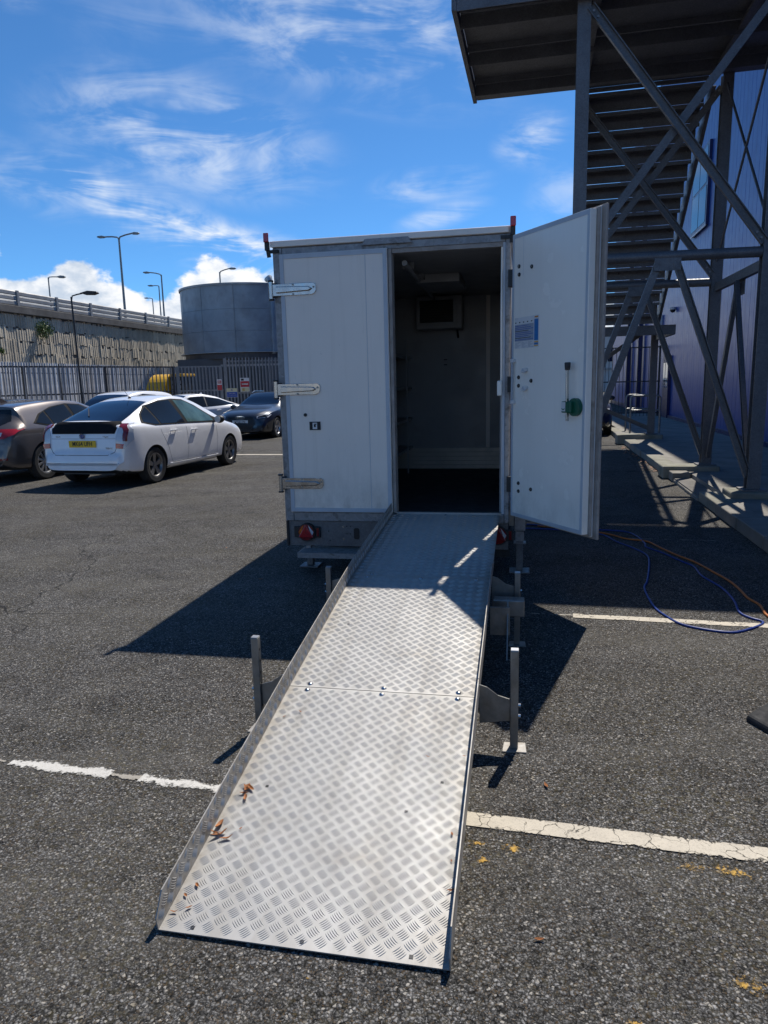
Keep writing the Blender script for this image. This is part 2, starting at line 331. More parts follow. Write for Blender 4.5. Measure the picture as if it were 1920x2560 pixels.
# ------------------------------------------------------------------ mesh helpers
def V(*a): return Vector(a)
class MB:
    def __init__(s): s.v = []; s.f = []
    def add(s, vs, fs):
        o = len(s.v); s.v += [tuple(x) for x in vs]; s.f += [tuple(i + o for i in f) for f in fs]; return s
    def box(s, x0, x1, y0, y1, z0, z1):
        return s.add([(x0, y0, z0), (x1, y0, z0), (x1, y1, z0), (x0, y1, z0), (x0, y0, z1), (x1, y0, z1), (x1, y1, z1), (x0, y1, z1)],
                     [(3, 2, 1, 0), (4, 5, 6, 7), (0, 1, 5, 4), (1, 2, 6, 5), (2, 3, 7, 6), (3, 0, 4, 7)])
    def beam(s, p, q, w, h, ref=(0, 0, 1)):
        p = Vector(p); q = Vector(q); d = (q - p).normalized(); r = Vector(ref)
        if abs(d.dot(r)) > .97: r = Vector((0, 1, 0))
        a = d.cross(r).normalized() * (w / 2); b = a.cross(d).normalized() * (h / 2)
        vs = [e + i * a + j * b for e in (p, q) for i, j in ((-1, -1), (1, -1), (1, 1), (-1, 1))]
        return s.add(vs, [(3, 2, 1, 0), (4, 5, 6, 7), (0, 1, 5, 4), (1, 2, 6, 5), (2, 3, 7, 6), (3, 0, 4, 7)])
    def cyl(s, p, q, r, n=12, r2=None):
        p = Vector(p); q = Vector(q); d = (q - p).normalized(); x = d.orthogonal().normalized(); y = d.cross(x); r2 = r if r2 is None else r2
        vs = [e + (x * math.cos(2 * math.pi * i / n) + y * math.sin(2 * math.pi * i / n)) * rr for e, rr in ((p, r), (q, r2)) for i in range(n)]
        fs = [(i, (i + 1) % n, n + (i + 1) % n, n + i) for i in range(n)] + [tuple(range(n - 1, -1, -1)), tuple(range(n, 2 * n))]
        return s.add(vs, fs)
    def tube(s, pts, r, n=8):
        pts = [Vector(p) for p in pts]; vs = []; fs = []
        t0 = (pts[1] - pts[0]).normalized(); x = t0.orthogonal().normalized()
        for i, p in enumerate(pts):
            t = (pts[min(i + 1, len(pts) - 1)] - pts[max(i - 1, 0)]).normalized(); x = (x - t * x.dot(t)).normalized(); y = t.cross(x)
            vs += [p + (x * math.cos(2 * math.pi * j / n) + y * math.sin(2 * math.pi * j / n)) * r for j in range(n)]
        for i in range(len(pts) - 1):
            fs += [(i * n + j, i * n + (j + 1) % n, (i + 1) * n + (j + 1) % n, (i + 1) * n + j) for j in range(n)]
        fs += [tuple(range(n - 1, -1, -1)), tuple((len(pts) - 1) * n + j for j in range(n))]
        return s.add(vs, fs)
    def prism(s, poly, fn, d0, d1):
        """poly: 2D outline (ccw), fn(u, v, d) -> 3D"""
        n = len(poly); vs = [fn(u, v, d0) for u, v in poly] + [fn(u, v, d1) for u, v in poly]
        return s.add(vs, [tuple(range(n - 1, -1, -1)), tuple(range(n, 2 * n))] + [(i, (i + 1) % n, n + (i + 1) % n, n + i) for i in range(n)])
    def lathe(s, prof, fn, n=32, closed=False):
        """prof: (radius, height) list; fn(x, y, h) -> 3D"""
        m = len(prof); vs = [fn(r * math.cos(2 * math.pi * i / n), r * math.sin(2 * math.pi * i / n), h) for i in range(n) for r, h in prof]
        fs = []
        for i in range(n):
            for j in range(m if closed else m - 1):
                fs.append((i * m + j, ((i + 1) % n) * m + j, ((i + 1) % n) * m + (j + 1) % m, i * m + (j + 1) % m))
        return s.add(vs, fs)
    def mesh(s, name, mat, smooth=False):
        me = bpy.data.meshes.new(name); me.from_pydata(s.v, [], s.f); me.validate()
        bm = bmesh.new(); bm.from_mesh(me); bmesh.ops.recalc_face_normals(bm, faces=bm.faces); bm.to_mesh(me); bm.free()
        if mat: me.materials.append(mat)
        if smooth:
            me.polygons.foreach_set('use_smooth', [True] * len(me.polygons))
            me.set_sharp_from_angle(angle=R(38))
        return me
    def to(s, name, mat, parent=None, smooth=False, bevel=0, **kw):
        return link(name, s.mesh(name, mat, smooth), parent, bevel, **kw)
def link(name, me, parent=None, bevel=0, label=None, cat=None, group=None, kind=None, loc=None, rz=None):
    o = bpy.data.objects.new(name, me); COL.objects.link(o)
    if parent is not None: o.parent = parent
    if bevel:
        b = o.modifiers.new('bevel', 'BEVEL'); b.width = bevel; b.segments = 2; b.limit_method = 'ANGLE'; b.angle_limit = R(40)
    if label: o['label'] = label
    if cat: o['category'] = cat
    if group: o['group'] = group
    if kind: o['kind'] = kind
    if loc is not None: o.location = loc
    if rz is not None: o.rotation_euler = (0, 0, rz)
    return o
def thing(name, label, cat, loc=(0, 0, 0), rz=0, group=None, kind=None):
    return link(name, None, None, 0, label, cat, group, kind, loc, rz)
def B(x0, x1, y0, y1, z0, z1): return MB().box(x0, x1, y0, y1, z0, z1)
def text_mesh(txt, size, M, mat, name, parent, depth=.002, sx=1.0):
    cu = bpy.data.curves.new(name, 'FONT'); cu.body = txt; cu.size = size; cu.align_x = 'CENTER'; cu.align_y = 'CENTER'; cu.extrude = depth; cu.resolution_u = 2; cu.offset = size * .012
    o = bpy.data.objects.new(name, cu); COL.objects.link(o)
    dg = bpy.context.evaluated_depsgraph_get(); me = bpy.data.meshes.new_from_object(o.evaluated_get(dg))
    bpy.data.objects.remove(o); me.transform(M @ Matrix.Diagonal((sx, 1, 1, 1))); me.materials.clear(); me.materials.append(mat)
    return link(name, me, parent)
def frame(X, Y, Z, T):
    m = Matrix((X, Y, Z)).transposed().to_4x4(); m.translation = T; return m
YT, YB = R(11.4), R(12.5)
AT = Vector((math.sin(YT), math.cos(YT), 0)); CT = Vector((math.cos(YT), -math.sin(YT), 0))
AB = Vector((math.sin(YB), math.cos(YB), 0)); CB = Vector((math.cos(YB), -math.sin(YB), 0))
def wb(c, a, z=0): return CB * c + AB * a + Vector((0, 0, z))
FOOT = Vector((-.704, 1.833, 0)); RP = FOOT + AT * 3.94
# ------------------------------------------------------------------ ground and markings
MB().add([(-700, -300, 0), (700, -300, 0), (700, 900, 0), (-700, 900, 0)], [(0, 1, 2, 3)]).to('ground', ASPH, kind='structure')
LD = Vector((math.cos(R(-13.95)), math.sin(R(-13.95)), 0)); LN = Vector((-LD.y, LD.x, 0))
def line_mask(lo, hi, crack=.6, col=(.62, .55, .43)):
    def fn(k, v):
        u = k.n('ShaderNodeTexCoord').outputs['UV']
        s = k.n('ShaderNodeSeparateXYZ'); k.l(u, s.inputs[0])
        ed = k.math('MINIMUM', s.outputs[1], k.math('SUBTRACT', 1.0, s.outputs[1]))      # 0 at the edges of the stripe
        n = k.noise(v, 60, 5, .65); n2 = k.noise(v, 7, 5, .6)
        e = k.math('ADD', k.math('MULTIPLY', ed, .9), k.math('ADD', k.math('MULTIPLY', k.math('SUBTRACT', n, .5), .7), k.math('MULTIPLY', k.math('SUBTRACT', n2, .5), 1.1)))
        mask = k.mr(e, lo, hi)
        wv = k.n('ShaderNodeVectorMath'); wv.operation = 'ADD'; k.l(v, wv.inputs[0])
        wn = k.n('ShaderNodeTexNoise'); wn.inputs['Scale'].default_value = 9; wn.inputs['Detail'].default_value = 6; k.l(v, wn.inputs['Vector'])
        sc = k.n('ShaderNodeVectorMath'); sc.operation = 'SCALE'; sc.inputs['Scale'].default_value = .16; k.l(wn.outputs['Color'], sc.inputs[0]); k.l(sc.outputs[0], wv.inputs[1])
        cr = k.vor(wv.outputs[0], 11, 'DISTANCE_TO_EDGE')
        crk = k.mr(k.math('ADD', cr.outputs['Distance'], k.mr(k.noise(v, 5, 3), .52, .70, 0, .05)), .008, .028, 1 - crack, 1)
        mask = k.math('MULTIPLY', mask, crk)
        c = k.mix(k.mr(n2, .3, .7), col, tuple(x * .78 for x in col)); c = k.mix(k.mr(k.noise(v, 160, 3), .5, .68, 0, .35), c, (.22, .19, .15))
        return mask, c
    return fn
LINE_A = cutout('cream_line_paint', None, line_mask(-.04, .02, .8))
LINE_W = cutout('worn_white_line_paint', None, line_mask(.17, .29, .2, (.70, .67, .60)))
LINE_F = cutout('faint_line_and_sun_slit', None, line_mask(.34, .44, .2, (.42, .38, .31)))
def stripe(p0, l0, l1, wd, mat, z=.004):
    me = bpy.data.meshes.new('parking_line_or_sun_slit'); P = Vector((p0[0], p0[1], 0))
    c = [P + LD * l0 - LN * wd / 2, P + LD * l1 - LN * wd / 2, P + LD * l1 + LN * wd / 2, P + LD * l0 + LN * wd / 2]
    me.from_pydata([(q.x, q.y, z) for q in c], [], [(0, 1, 2, 3)]); uv = me.uv_layers.new()
    for i, q in enumerate(((0, 0), (1, 0), (1, 1), (0, 1))): uv.data[i].uv = q
    me.materials.append(mat); return link('parking_line_or_sun_slit', me, kind='structure')
stripe((.313, 2.345), -.05, 2.6, .085, LINE_A)
stripe((.313, 2.345), -1.40, -.90, .10, LINE_W)
stripe((.313, 2.345), -2.04, -1.54, .10, LINE_W)
stripe((.313, 2.345), -2.4, -2.04, .06, LINE_F)
stripe((.313, 2.345), -1.54, -1.40, .08, LINE_F)
stripe((1.163, 4.62), .12, 2.5, .085, LINE_A); stripe((1.163, 4.62), -.35, .12, .07, LINE_F)
stripe((-2.95, 16.70), -.62, 1.6, .20, LINE_A)
stripe((2.72, 6.83), -.45, .55, .06, LINE_F)  # thin slit of sunlight painted on the shaded ground as a faint stripe
stripe((-7.2, 12.55), -2.5, 2.6, .05, LINE_F)
def yellow_mask(k, v):
    u = k.n('ShaderNodeTexCoord').outputs['UV']; s = k.n('ShaderNodeVectorMath'); s.operation = 'DISTANCE'; k.l(u, s.inputs[0]); s.inputs[1].default_value = (.5, .5, 0)
    fall = k.mr(s.outputs['Value'], .02, .5, .12, -.16)
    n = k.math('ADD', k.math('ADD', k.math('MULTIPLY', k.noise(v, 28, 7, .72), .75), k.math('MULTIPLY', k.noise(v, 140, 3, .6), .25)), fall)
    return k.mr(n, .56, .65, 0, .9), k.mix(k.noise(v, 40, 3), (.66, .36, .02), (.5, .3, .05))
YELP = cutout('old_yellow_paint', None, yellow_mask)
for x, y, sx, sy in ((.99, 2.06, .20, .13), (1.12, 2.03, .32, .12), (.30, 2.21, .14, .10), (.42, 2.18, .24, .12), (.31, 2.12, .12, .08), (.60, 1.49, .20, .10), (.94, 1.6, .22, .14), (1.3, 1.98, .3, .12), (-.62, 2.52, .2, .06), (-.24, 1.66, .07, .05), (.72, 1.42, .16, .1)):
    me = bpy.data.meshes.new('paint_patch'); P = Vector((x, y, 0))
    me.from_pydata([tuple(P + LD * a * sx / 2 + LN * b * sy / 2 + Vector((0, 0, .003))) for a, b in ((-1, -1), (1, -1), (1, 1), (-1, 1))], [], [(0, 1, 2, 3)]); uv = me.uv_layers.new()
    for i, q in enumerate(((0, 0), (1, 0), (1, 1), (0, 1))): uv.data[i].uv = q
    me.materials.append(YELP); link('paint_patch', me, kind='structure')

# ------------------------------------------------------------------ raised walkway and kerb by the blue building (building axes)
bl = lambda mb, name, mat, **kw: mb.to(name, mat, rz=-YB, **kw)
bl(B(2.32, 4.6, -2, 31, -.05, .118), 'walkway', CONC, kind='structure')
kerb = bl(B(2.06, 2.318, -2, 31, -.05, .06), 'kerb', CONC_D, kind='structure')
ks = [MB().box(2.05, 2.315, .006, .894, .0, .128 + .004 * i) for i in range(3)]
km = [x.mesh('kerb_stone', MOSSY if i == 1 else CONC) for i, x in enumerate(ks)]
for i in range(22):
    o = link('kerb_stone', km[(i * 2 + i // 3) % 3], kerb, .012); ay = 2.4 + i * .9; o.location = (random.uniform(-.012, .006), ay, -.085 if 9.0 < ay < 11.4 else 0)

# ------------------------------------------------------------------ ramp of tread plate
ramp = thing('loading_ramp', 'long silver tread plate ramp leading up into the trailer', 'ramp', FOOT, -YT)
RW = .869
SEC = [(0.0, .012), (1.25, .228), (2.51, .412), (3.935, .543)]
def tread_bars(L, Wd, p=.058, q=.029, x_in=.003, seed=1, wid=.0034, hgt=.0019, nb=5, mirror=False):
    mb = MB(); ny = int(L / q) + 2
    for j in range(-1, ny):
        for i in range(-1, int(Wd / p) + 2):
            cx = i * p + (p / 2 if j % 2 else 0); cy = j * q; ang = R(45) if j % 2 else R(-45)
            d = Vector((math.cos(ang), math.sin(ang))); nrm = Vector((-d.y, d.x))
            for b in range(nb):
                off = (b - (nb - 1) / 2) * .0071; ln = .0175 - abs(b - (nb - 1) / 2) * .0008
                pts = []
                for tt in (-1, -.45, .45, 1):
                    bow = .0022 * (1 - tt * tt)
                    pts.append(Vector((cx, cy)) + d * ln * tt + nrm * (off - bow))
                if min(a.x for a in pts) < x_in or max(a.x for a in pts) > Wd - x_in or min(a.y for a in pts) < .004 or max(a.y for a in pts) > L - .004: continue
                vs = []
                for n_, P in enumerate(pts):
                    wv = wid / 2 * (.15 if n_ in (0, 3) else 1); hv = hgt * (.1 if n_ in (0, 3) else 1)
                    vs += [(P.x - nrm.x * wv, P.y - nrm.y * wv, 0), (P.x, P.y, hv), (P.x + nrm.x * wv, P.y + nrm.y * wv, 0)]
                fs = []
                for n_ in range(3):
                    o = n_ * 3; fs += [(o, o + 3, o + 4, o + 1), (o + 1, o + 4, o + 5, o + 2)]
                mb.add(vs, fs)
    return mb
for si in range(3):
    (s0, z0), (s1, z1) = SEC[si], SEC[si + 1]
    g = .002
    d = Vector((0, s1 - s0, z1 - z0)); L = d.length - 2 * g; d.normalize(); up_ = Vector((0, -d.z, d.y))
    Mx = frame(Vector((1, 0, 0)), d, up_, Vector((0, s0, z0)) + d * g)
    pl = MB()
    pl.box(0, RW, 0, L, -.004, 0)
    plate = pl.to('tread_plate', ALU, ramp); plate.matrix_local = Mx
    tb = tread_bars(L, RW).to('tread_bars', ALU_B, plate, smooth=True, kind='stuff')
    fh = .096; ch = .055 if si == 0 else 0
    for side in (0, 1):
        if side == 1 and si == 2: flen0, flen1 = 0, .30
        else: flen0, flen1 = 0, L
        x0, x1 = (-.0045, -.0005) if side == 0 else (RW + .0005, RW + .0045)
        outl = [(flen0, -.004), (flen1, -.004), (flen1, fh if side == 0 or si < 2 else .002), (flen0 + ch, fh), (flen0, fh - ch)] if ch else [(flen0, -.004), (flen1, -.004), (flen1, fh if side == 0 or si < 2 else .002), (flen0, fh)]
        fo = MB().prism(outl, lambda u, v_, dd: (dd, u, v_), x0, x1).to('side_flange', ALU, ramp); fo.matrix_local = Mx
        fb = tread_bars(flen1 - flen0, fh, x_in=.002)
        vs = []
        sgn = 1 if side == 0 else -1
        fbm = MB()
        fbm.v = [((x1 if side == 0 else x0) + sgn * z, y, x - .001) for x, y, z in fb.v if True]; fbm.f = fb.f
        if si == 2 and side == 1: continue
        if si == 0:  # keep the chamfered nose corner clear
            keep = [f for f in fbm.f if all(not (fbm.v[i][1] + fbm.v[i][2] * -1 < ch - fh + .01) for i in f)]; fbm.f = keep
        fbm.to('flange_bars', ALU_B, fo, smooth=True, kind='stuff')
    rail = MB()
    for x in (.06, RW - .06): rail.box(x - .02, x + .02, .05, L - .05, -.046, -.0045)
    ra = rail.to('stiffener', STEEL, ramp); ra.matrix_local = Mx
    # bolts and drilled holes
    for (bx, by) in {0: ((.09, L - .02), (.44, L - .02), (.78, L - .02)), 1: ((.09, .025), (.44, .025), (.78, .025), (.10, L - .02), (.44, L - .02), (.78, L - .02)), 2: ((.12, .02), (.44, L - .03))}[si]:
        mb = MB(); mb.lathe([(.0, .0065), (.006, .006), (.011, .0035), (.0125, .0005)], lambda x, y, h: (bx + x, by + y, h), 14)
        o = mb.to('bolt_head', CHROME, plate, smooth=True)
    for (hx, hy) in {0: ((.10, .02), (.44, .022), (.76, .022), (.12, .62), (.77, .72), (.66, .56)), 1: ((.13, .62), (.8, .64)), 2: ()}[si]:
        B(hx - .006, hx + .006, hy - .006, hy + .006, .0004, .0012).to('drilled_hole', INK, plate)
# end edge of the ramp rests on the tarmac
B(0.004, RW - .004, .01, .05, .0, .0075).to('ground_edge', STEEL, ramp)
# adjustable legs
for s, zc in ((1.25, .16), (2.51, .30)):
    for side in (-1, 1):
        x = -.157 if side < 0 else RW + .157
        post = MB().box(x - .0175, x + .0175, s - .0175, s + .0175, .006, .458).to('leg_post', STEEL, ramp, bevel=.003)
        for hz in range(6): B(x + (.0176 if side < 0 else -.0186), x + (.0186 if side < 0 else -.0176), s - .005, s + .005, .12 + hz * .055, .13 + hz * .055).to('peg_hole', INK, post)
        B(x - .016, x + .016, s - .016, s + .016, .4585, .462).to('end_cap', WHITE_S if side > 0 else GALV, post)
        MB().prism([(x - .05, s - .045), (x + .055, s - .04), (x + .05, s + .045), (x - .045, s + .04)], lambda u, v_, dd: (u, v_, dd), 0.0, .006).to('foot_plate', ALU if s < 2 else STEEL, post, bevel=.002)
        e = RW if side > 0 else 0
        xa, xb = (e + .006, x - .018) if side > 0 else (x + .018, e - .006)
        ztop = zc + .14
        poly = [(0, zc - .05), (1, zc - .03), (1, zc + .07), (.6, zc + .085), (.25, zc + .12), (0, zc + .13)]
        br = MB()
        def fn(u, v_, dd, xa=xa, xb=xb, side=side):
            uu = u if side > 0 else 1 - u
            return (xa + (xb - xa) * uu, dd, v_)
        br.prism(poly, fn, s - .003, s + .003).to('leg_bracket', STEEL, ramp)
        for bz in (zc - .005, zc + .045):
            MB().cyl((x + side * .0176, s, bz), (x + side * .028, s, bz), .008, 8).to('bolt_head', CHROME, post)
# folded stay and its box hanging at the upper joint
B(RW + .012, RW + .12, 2.12, 2.135, .20, .36).to('stay_plate', STEEL, ramp)
MB().prism([(2.0, .10), (2.16, .12), (2.19, .40), (2.16, .40)], lambda u, v_, dd: (dd, u, v_), RW + .105, RW + .111).to('stay_wing', STEEL, ramp)
B(RW + .016, RW + .20, 2.32, 2.40, .24, .34).to('stay_box', STEEL, ramp, bevel=.006)
# ------------------------------------------------------------------ refrigerated trailer (local x across, y into the trailer, origin below the door sill edge)
tr = thing('refrigerated_trailer', 'white insulated box trailer with galvanised frame and one rear door open', 'trailer', RP, -YT)
X0, X1, Z0, Z1, DEP = -.93, .945, .47, 2.68, 3.1
T = lambda mb, name, mat, par=tr, **kw: mb.to(name, mat, par, **kw)
T(B(X0 + .01, X0 + .07, .09, DEP, Z0 + .02, Z1 - .005), 'side_wall', WHITE)
T(B(X1 - .07, X1 - .01, .09, DEP, Z0 + .02, Z1 - .005), 'side_wall', WHITE)
T(B(X0 + .01, X1 - .01, DEP, DEP + .07, Z0 + .02, Z1 - .005), 'front_wall', WHITE)
T(B(X0 - .005, X1 + .005, -.012, DEP + .075, Z1 + .002, Z1 + .055), 'roof', WHITE, bevel=.008)
T(B(X0 - .012, X1 - .02, -.03, -.014, Z1 + .004, Z1 + .048), 'roof_edge_strip', WHITE, bevel=.003)
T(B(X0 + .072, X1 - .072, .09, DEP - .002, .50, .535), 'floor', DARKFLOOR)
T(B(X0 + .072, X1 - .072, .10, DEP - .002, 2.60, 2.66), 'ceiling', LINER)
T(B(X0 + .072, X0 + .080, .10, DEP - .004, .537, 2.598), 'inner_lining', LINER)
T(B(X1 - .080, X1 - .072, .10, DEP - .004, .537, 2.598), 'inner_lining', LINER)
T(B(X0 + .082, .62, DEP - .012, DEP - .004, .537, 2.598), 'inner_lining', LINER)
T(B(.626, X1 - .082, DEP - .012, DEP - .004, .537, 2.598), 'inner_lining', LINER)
T(B(.600, .646, DEP - .020, DEP - .0125, .80, 2.598), 'joint_strip', WHITE)
for i in range(5): T(B(X0 + .09, X1 - .09, DEP - .034, DEP - .0205, .54 + i * .052, .588 + i * .052), 'kick_board', pm('kick_aluminium', (.42, .40, .36), .45, .4) if i == 0 else bpy.data.materials['kick_aluminium'])
# rear frame
T(B(X0, X0 + .075, -.012, .088, Z0, Z1), 'frame_post', GALV, bevel=.006)
T(B(.905, X1, -.012, .088, Z0, Z1), 'frame_post', GALV, bevel=.006)
T(B(X0 + .077, .903, -.010, .086, 2.622, Z1 - .002), 'frame_header', GALV, bevel=.004)
T(B(X0 + .077, .903, -.010, .086, Z0, .545), 'frame_sill', GALV, bevel=.004)
T(MB().prism([(-.20, 2.655), (.20, 2.655), (.17, 2.70), (-.17, 2.70)], lambda u, v_, d: (u, d, v_), -.030, -.0305 - .006), 'header_bracket', GALV, bevel=.002)
T(B(.885, .9035, -.004, .06, .547, 2.620), 'door_jamb', TRIM)
T(B(.008, .034, -.020, .085, .547, 2.620), 'door_jamb', GASKET, bevel=.003)
T(B(.036, .884, -.004, .03, 2.590, 2.6205), 'door_head', GASKET)
T(B(.036, .884, -.016, -.011, .532, .556), 'sill_strip', ALU)
# closed left door leaf
ld = T(B(X0 + .062, .004, -.040, -.013, .552, 2.625), 'door', WHITE, bevel=.004)
ld['label'] = 'closed left door leaf with three bright hinges'
for a in ((X0 + .066, X0 + .098, .556, 2.621), (-.030, .0, .556, 2.621)): B(a[0], a[1], -.046, -.0405, a[2], a[3]).to('edge_trim', TRIM, ld, bevel=.001)
B(X0 + .0985, -.0305, -.046, -.0405, 2.587, 2.621).to('edge_trim', TRIM, ld, bevel=.001)
B(X0 + .0985, -.0305, -.046, -.0405, .556, .588).to('edge_trim', TRIM, ld, bevel=.001)
B(-.172, -.1685, -.0418, -.0405, .59, 2.585).to('panel_joint', TRIM, ld)
for z in (2.353, 1.570, .796):
    hb = MB().prism([(-.93, z - .045), (-.61, z - .045), (-.585, z - .035), (-.572, z - .015), (-.572, z + .03), (-.59, z + .045), (-.93, z + .045)], lambda u, v_, d: (u, d, v_), -.052, -.0465)
    h = hb.to('hinge', CHROME, ld, bevel=.002)
    MB().prism([(-.90, z - .026), (-.63, z - .016), (-.60, z), (-.63, z + .018), (-.90, z + .026)], lambda u, v_, d: (u, d, v_), -.070, -.0525).to('hinge_strap', CHROME, h, bevel=.006)
    for bx, bz in ((-.59, z + .012), (-.76, z - .036), (-.76, z + .036)): MB().cyl((bx, -.058, bz), (bx, -.0522, bz), .008, 8).to('hinge_bolt', STEEL, h)
    MB().cyl((-.945, -.045, z - .065), (-.945, -.045, z + .065), .017, 12).to('hinge_barrel', CHROME, h, smooth=True)
    for dz in (-.078, .065): MB().cyl((-.945, -.045, z + dz), (-.945, -.045, z + dz + .013), .022, 12).to('hinge_cap', BLACK, h)
    B(-.965, -.905, -.034, -.0125, z - .055, z + .055).to('hinge_mount', BLACK, h)
la = B(-.672, -.580, -.049, -.0405, 1.238, 1.306).to('lock_plate', INK, ld)
B(-.645, -.607, -.051, -.0492, 1.246, 1.298).to('lock_face', WHITE_S, la)
B(-.634, -.618, -.0525, -.0512, 1.262, 1.284).to('lock_slot', INK, la); B(-.630, -.610, -.0525, -.0512, 1.284, 1.290).to('lock_slot', INK, la)
MB().cyl((-.705, -.049, 1.362), (-.705, -.0405, 1.362), .014, 12).to('blanking_plug', INK, ld)
# marker lamps on the roof corners
for x, s in ((X0 - .035, -1), (X1 + .012, 1)):
    mk = T(B(x - .018, x + .018, -.045, -.015, 2.66, 2.73), 'marker_lamp', BLACK, bevel=.004)
    B(x - .020, x + .022, -.062, -.0455, 2.72, 2.79).to('lamp_lens', RED, mk, bevel=.006)
    MB().beam((x - s * .01, -.022, 2.61), (x, -.028, 2.69), .03, .012).to('lamp_stalk', BLACK, mk)
    B(min(x, x - s * .09), max(x, x - s * .09), -.028, -.0135, 2.58 + .06, 2.665).to('lamp_bracket', BLACK, mk)
# light board and rear lamps
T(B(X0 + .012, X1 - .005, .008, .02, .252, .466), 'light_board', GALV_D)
T(B(X0 + .002, X0 + .02, -.01, .3, .25, .467), 'chassis_end', BLACK)
for x, s, RL in ((-.745, 1, RED), (.86, -1, REDD)):
    lm = T(MB().cyl((x, -.030, .372), (x, .008, .372), .078, 24), 'rear_lamp', BLACK, smooth=True)
    MB().prism([(x - .115, .325), (x + .115, .325), (x + .115, .42), (x - .115, .42)], lambda u, v_, d: (u, d, v_), -.016, .006).to('lamp_housing', BLACK, lm, bevel=.006)
    MB().cyl((x, -.044, .376), (x, -.031, .376), .068, 24).to('round_lens', REDD, lm, smooth=True)
    MB().prism([(x - .066, .336), (x + .066, .336), (x, .446)], lambda u, v_, d: (u, d, v_), -.056, -.0445).to('triangle_reflector', RL, lm, bevel=.004)
    for p, q in (((x, .372), (x, .436)), ((x, .372), (x - .052, .340)), ((x, .372), (x + .052, .340))):
        MB().beam((p[0], -.057, p[1]), (q[0], -.057, q[1]), .003, .0015).to('reflector_rib', REDD, lm)
    MB().add([(x - .02, -.0452, .44), (x - .066, -.0452, .38), (x - .05, -.0452, .345)], [(0, 1, 2)]).to('amber_segment', AMBER, lm)
    MB().add([(x + .02, -.0452, .44), (x + .066, -.0452, .38), (x + .05, -.0452, .345)], [(0, 1, 2)]).to('clear_segment', CLEAR, lm)
    B(x + .085, x + .105, -.020, -.0165, .34, .41).to('side_reflector', REDD, lm)
for bx, bz in ((-.43, .42), (-.40, .425), (-.37, .425), (-.43, .315), (-.55, .30), (-.40, .36), (-.37, .36), (-.56, .38)): T(MB().cyl((bx, .003, bz), (bx, .0078, bz), .008 if bx == -.43 else .005, 8), 'board_bolt', CHROME if bx == -.43 else INK)
T(MB().prism([(-.335 + .0, .315), (-.30, .315), (-.295, .33), (-.295, .40), (-.305, .41), (-.33, .41), (-.34, .40), (-.34, .33)], lambda u, v_, d: (u, d, v_), .002, .0076), 'slot_plug', INK)
# rear step grating
stp = T(MB().beam((-.80, -.13, .20), (-.02, -.13, .20), .006, .045, (0, 0, 1)), 'step_grate', GALV)
MB().beam((-.80, .10, .20), (-.02, .10, .20), .006, .045).to('step_edge', GALV, stp)
for i in range(9): B(-.797, -.022, -.124 + i * .025, -.118 + i * .025, .19, .222).to('grate_bar', GALV, stp)
for i in range(7): MB().beam((-.797 + i * .129, -.127, .214), (-.797 + i * .129, .097, .214), .014, .010).to('grate_cross_bar', GALV, stp)
for x in (-.75, -.12): T(B(x - .02, x + .02, .02, .06, .225, .26), 'step_hanger', GALV)
# corner steadies
for x, zt in ((-.815, .26), (1.03, .60)):
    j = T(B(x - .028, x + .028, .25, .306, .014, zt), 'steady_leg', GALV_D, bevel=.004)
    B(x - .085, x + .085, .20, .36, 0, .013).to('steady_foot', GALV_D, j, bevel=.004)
    if x > 0:
        B(x - .045, x + .045, .235, .321, .36, .62).to('steady_sleeve', GALV, j, bevel=.005)
        B(x - .09, x - .05, .25, .31, .40, .60).to('steady_clamp', STEEL, j)
        B(x - .05, x + .05, .23, .326, .25, .258).to('steady_collar', GALV, j)
        B(x - .036, x + .036, .243, .313, .27, .352).to('steady_tube', GALV, j)
# running gear
T(B(-.82, .86, .10, DEP, .36, .468), 'chassis', BLACK)
for x in (X0 + .10, X1 - .10):
    for y in (1.35, 1.95):
        def wf(a, b_, h, x=x, y=y): return (x + h, y + a, .29 + b_)
        wh = T(MB().lathe([(.17, -.075), (.25, -.085), (.285, -.06), (.29, 0), (.285, .06), (.25, .085), (.17, .075)], wf, 28), 'wheel', RUBBER, smooth=True)
        MB().lathe([(0, -.03), (.1, -.04), (.17, -.07), (.17, .07), (.1, .04), (0, .03)], wf, 20).to('wheel_rim', GALV, wh, smooth=True)
B(.77, .955, .06, .075, .18, .25).to('mud_flap', RUBBER, tr)
T(B(1.42 - .42, 1.46 - .42, .9, .94, .05, .46), 'prop_post', GALV)
# interior fittings
un = T(B(-.20, .34, DEP - .30, DEP - .036, 2.21, 2.585), 'cooling_unit', LINER, bevel=.012)
B(-.155, .235, DEP - .312, DEP - .3005, 2.285, 2.535).to('fan_recess', INK, un)
for i in range(9): MB().beam((-.152, DEP - .318, 2.30 + i * .0275), (.232, DEP - .318, 2.30 + i * .0275), .012, .004, (0, .5, 1)).to('louvre', BLACK, un)
for a in ((-.175, -.157, 2.262, 2.555), (.237, .27, 2.262, 2.555)): B(a[0], a[1], DEP - .322, DEP - .3005, a[2], a[3]).to('unit_frame', LINER, un)
B(-.157, .237, DEP - .322, DEP - .3005, 2.537, 2.555).to('unit_frame', LINER, un); B(-.157, .237, DEP - .322, DEP - .3005, 2.262, 2.283).to('unit_frame', LINER, un)
T(MB().tube([(.26, DEP - .1, 2.22), (.27, DEP - .06, 2.12), (.26, DEP - .05, 2.16)], .012), 'drain_pipe', BLACK)
T(B(.05, .45, 1.2, 1.9, 2.52, 2.598), 'ceiling_panel', LINER, bevel=.006)
lamp = T(MB().tube([(.10, .2, 2.545), (.02, 2.7, 2.545)], .022, 10), 'strip_light', LINER, smooth=True)
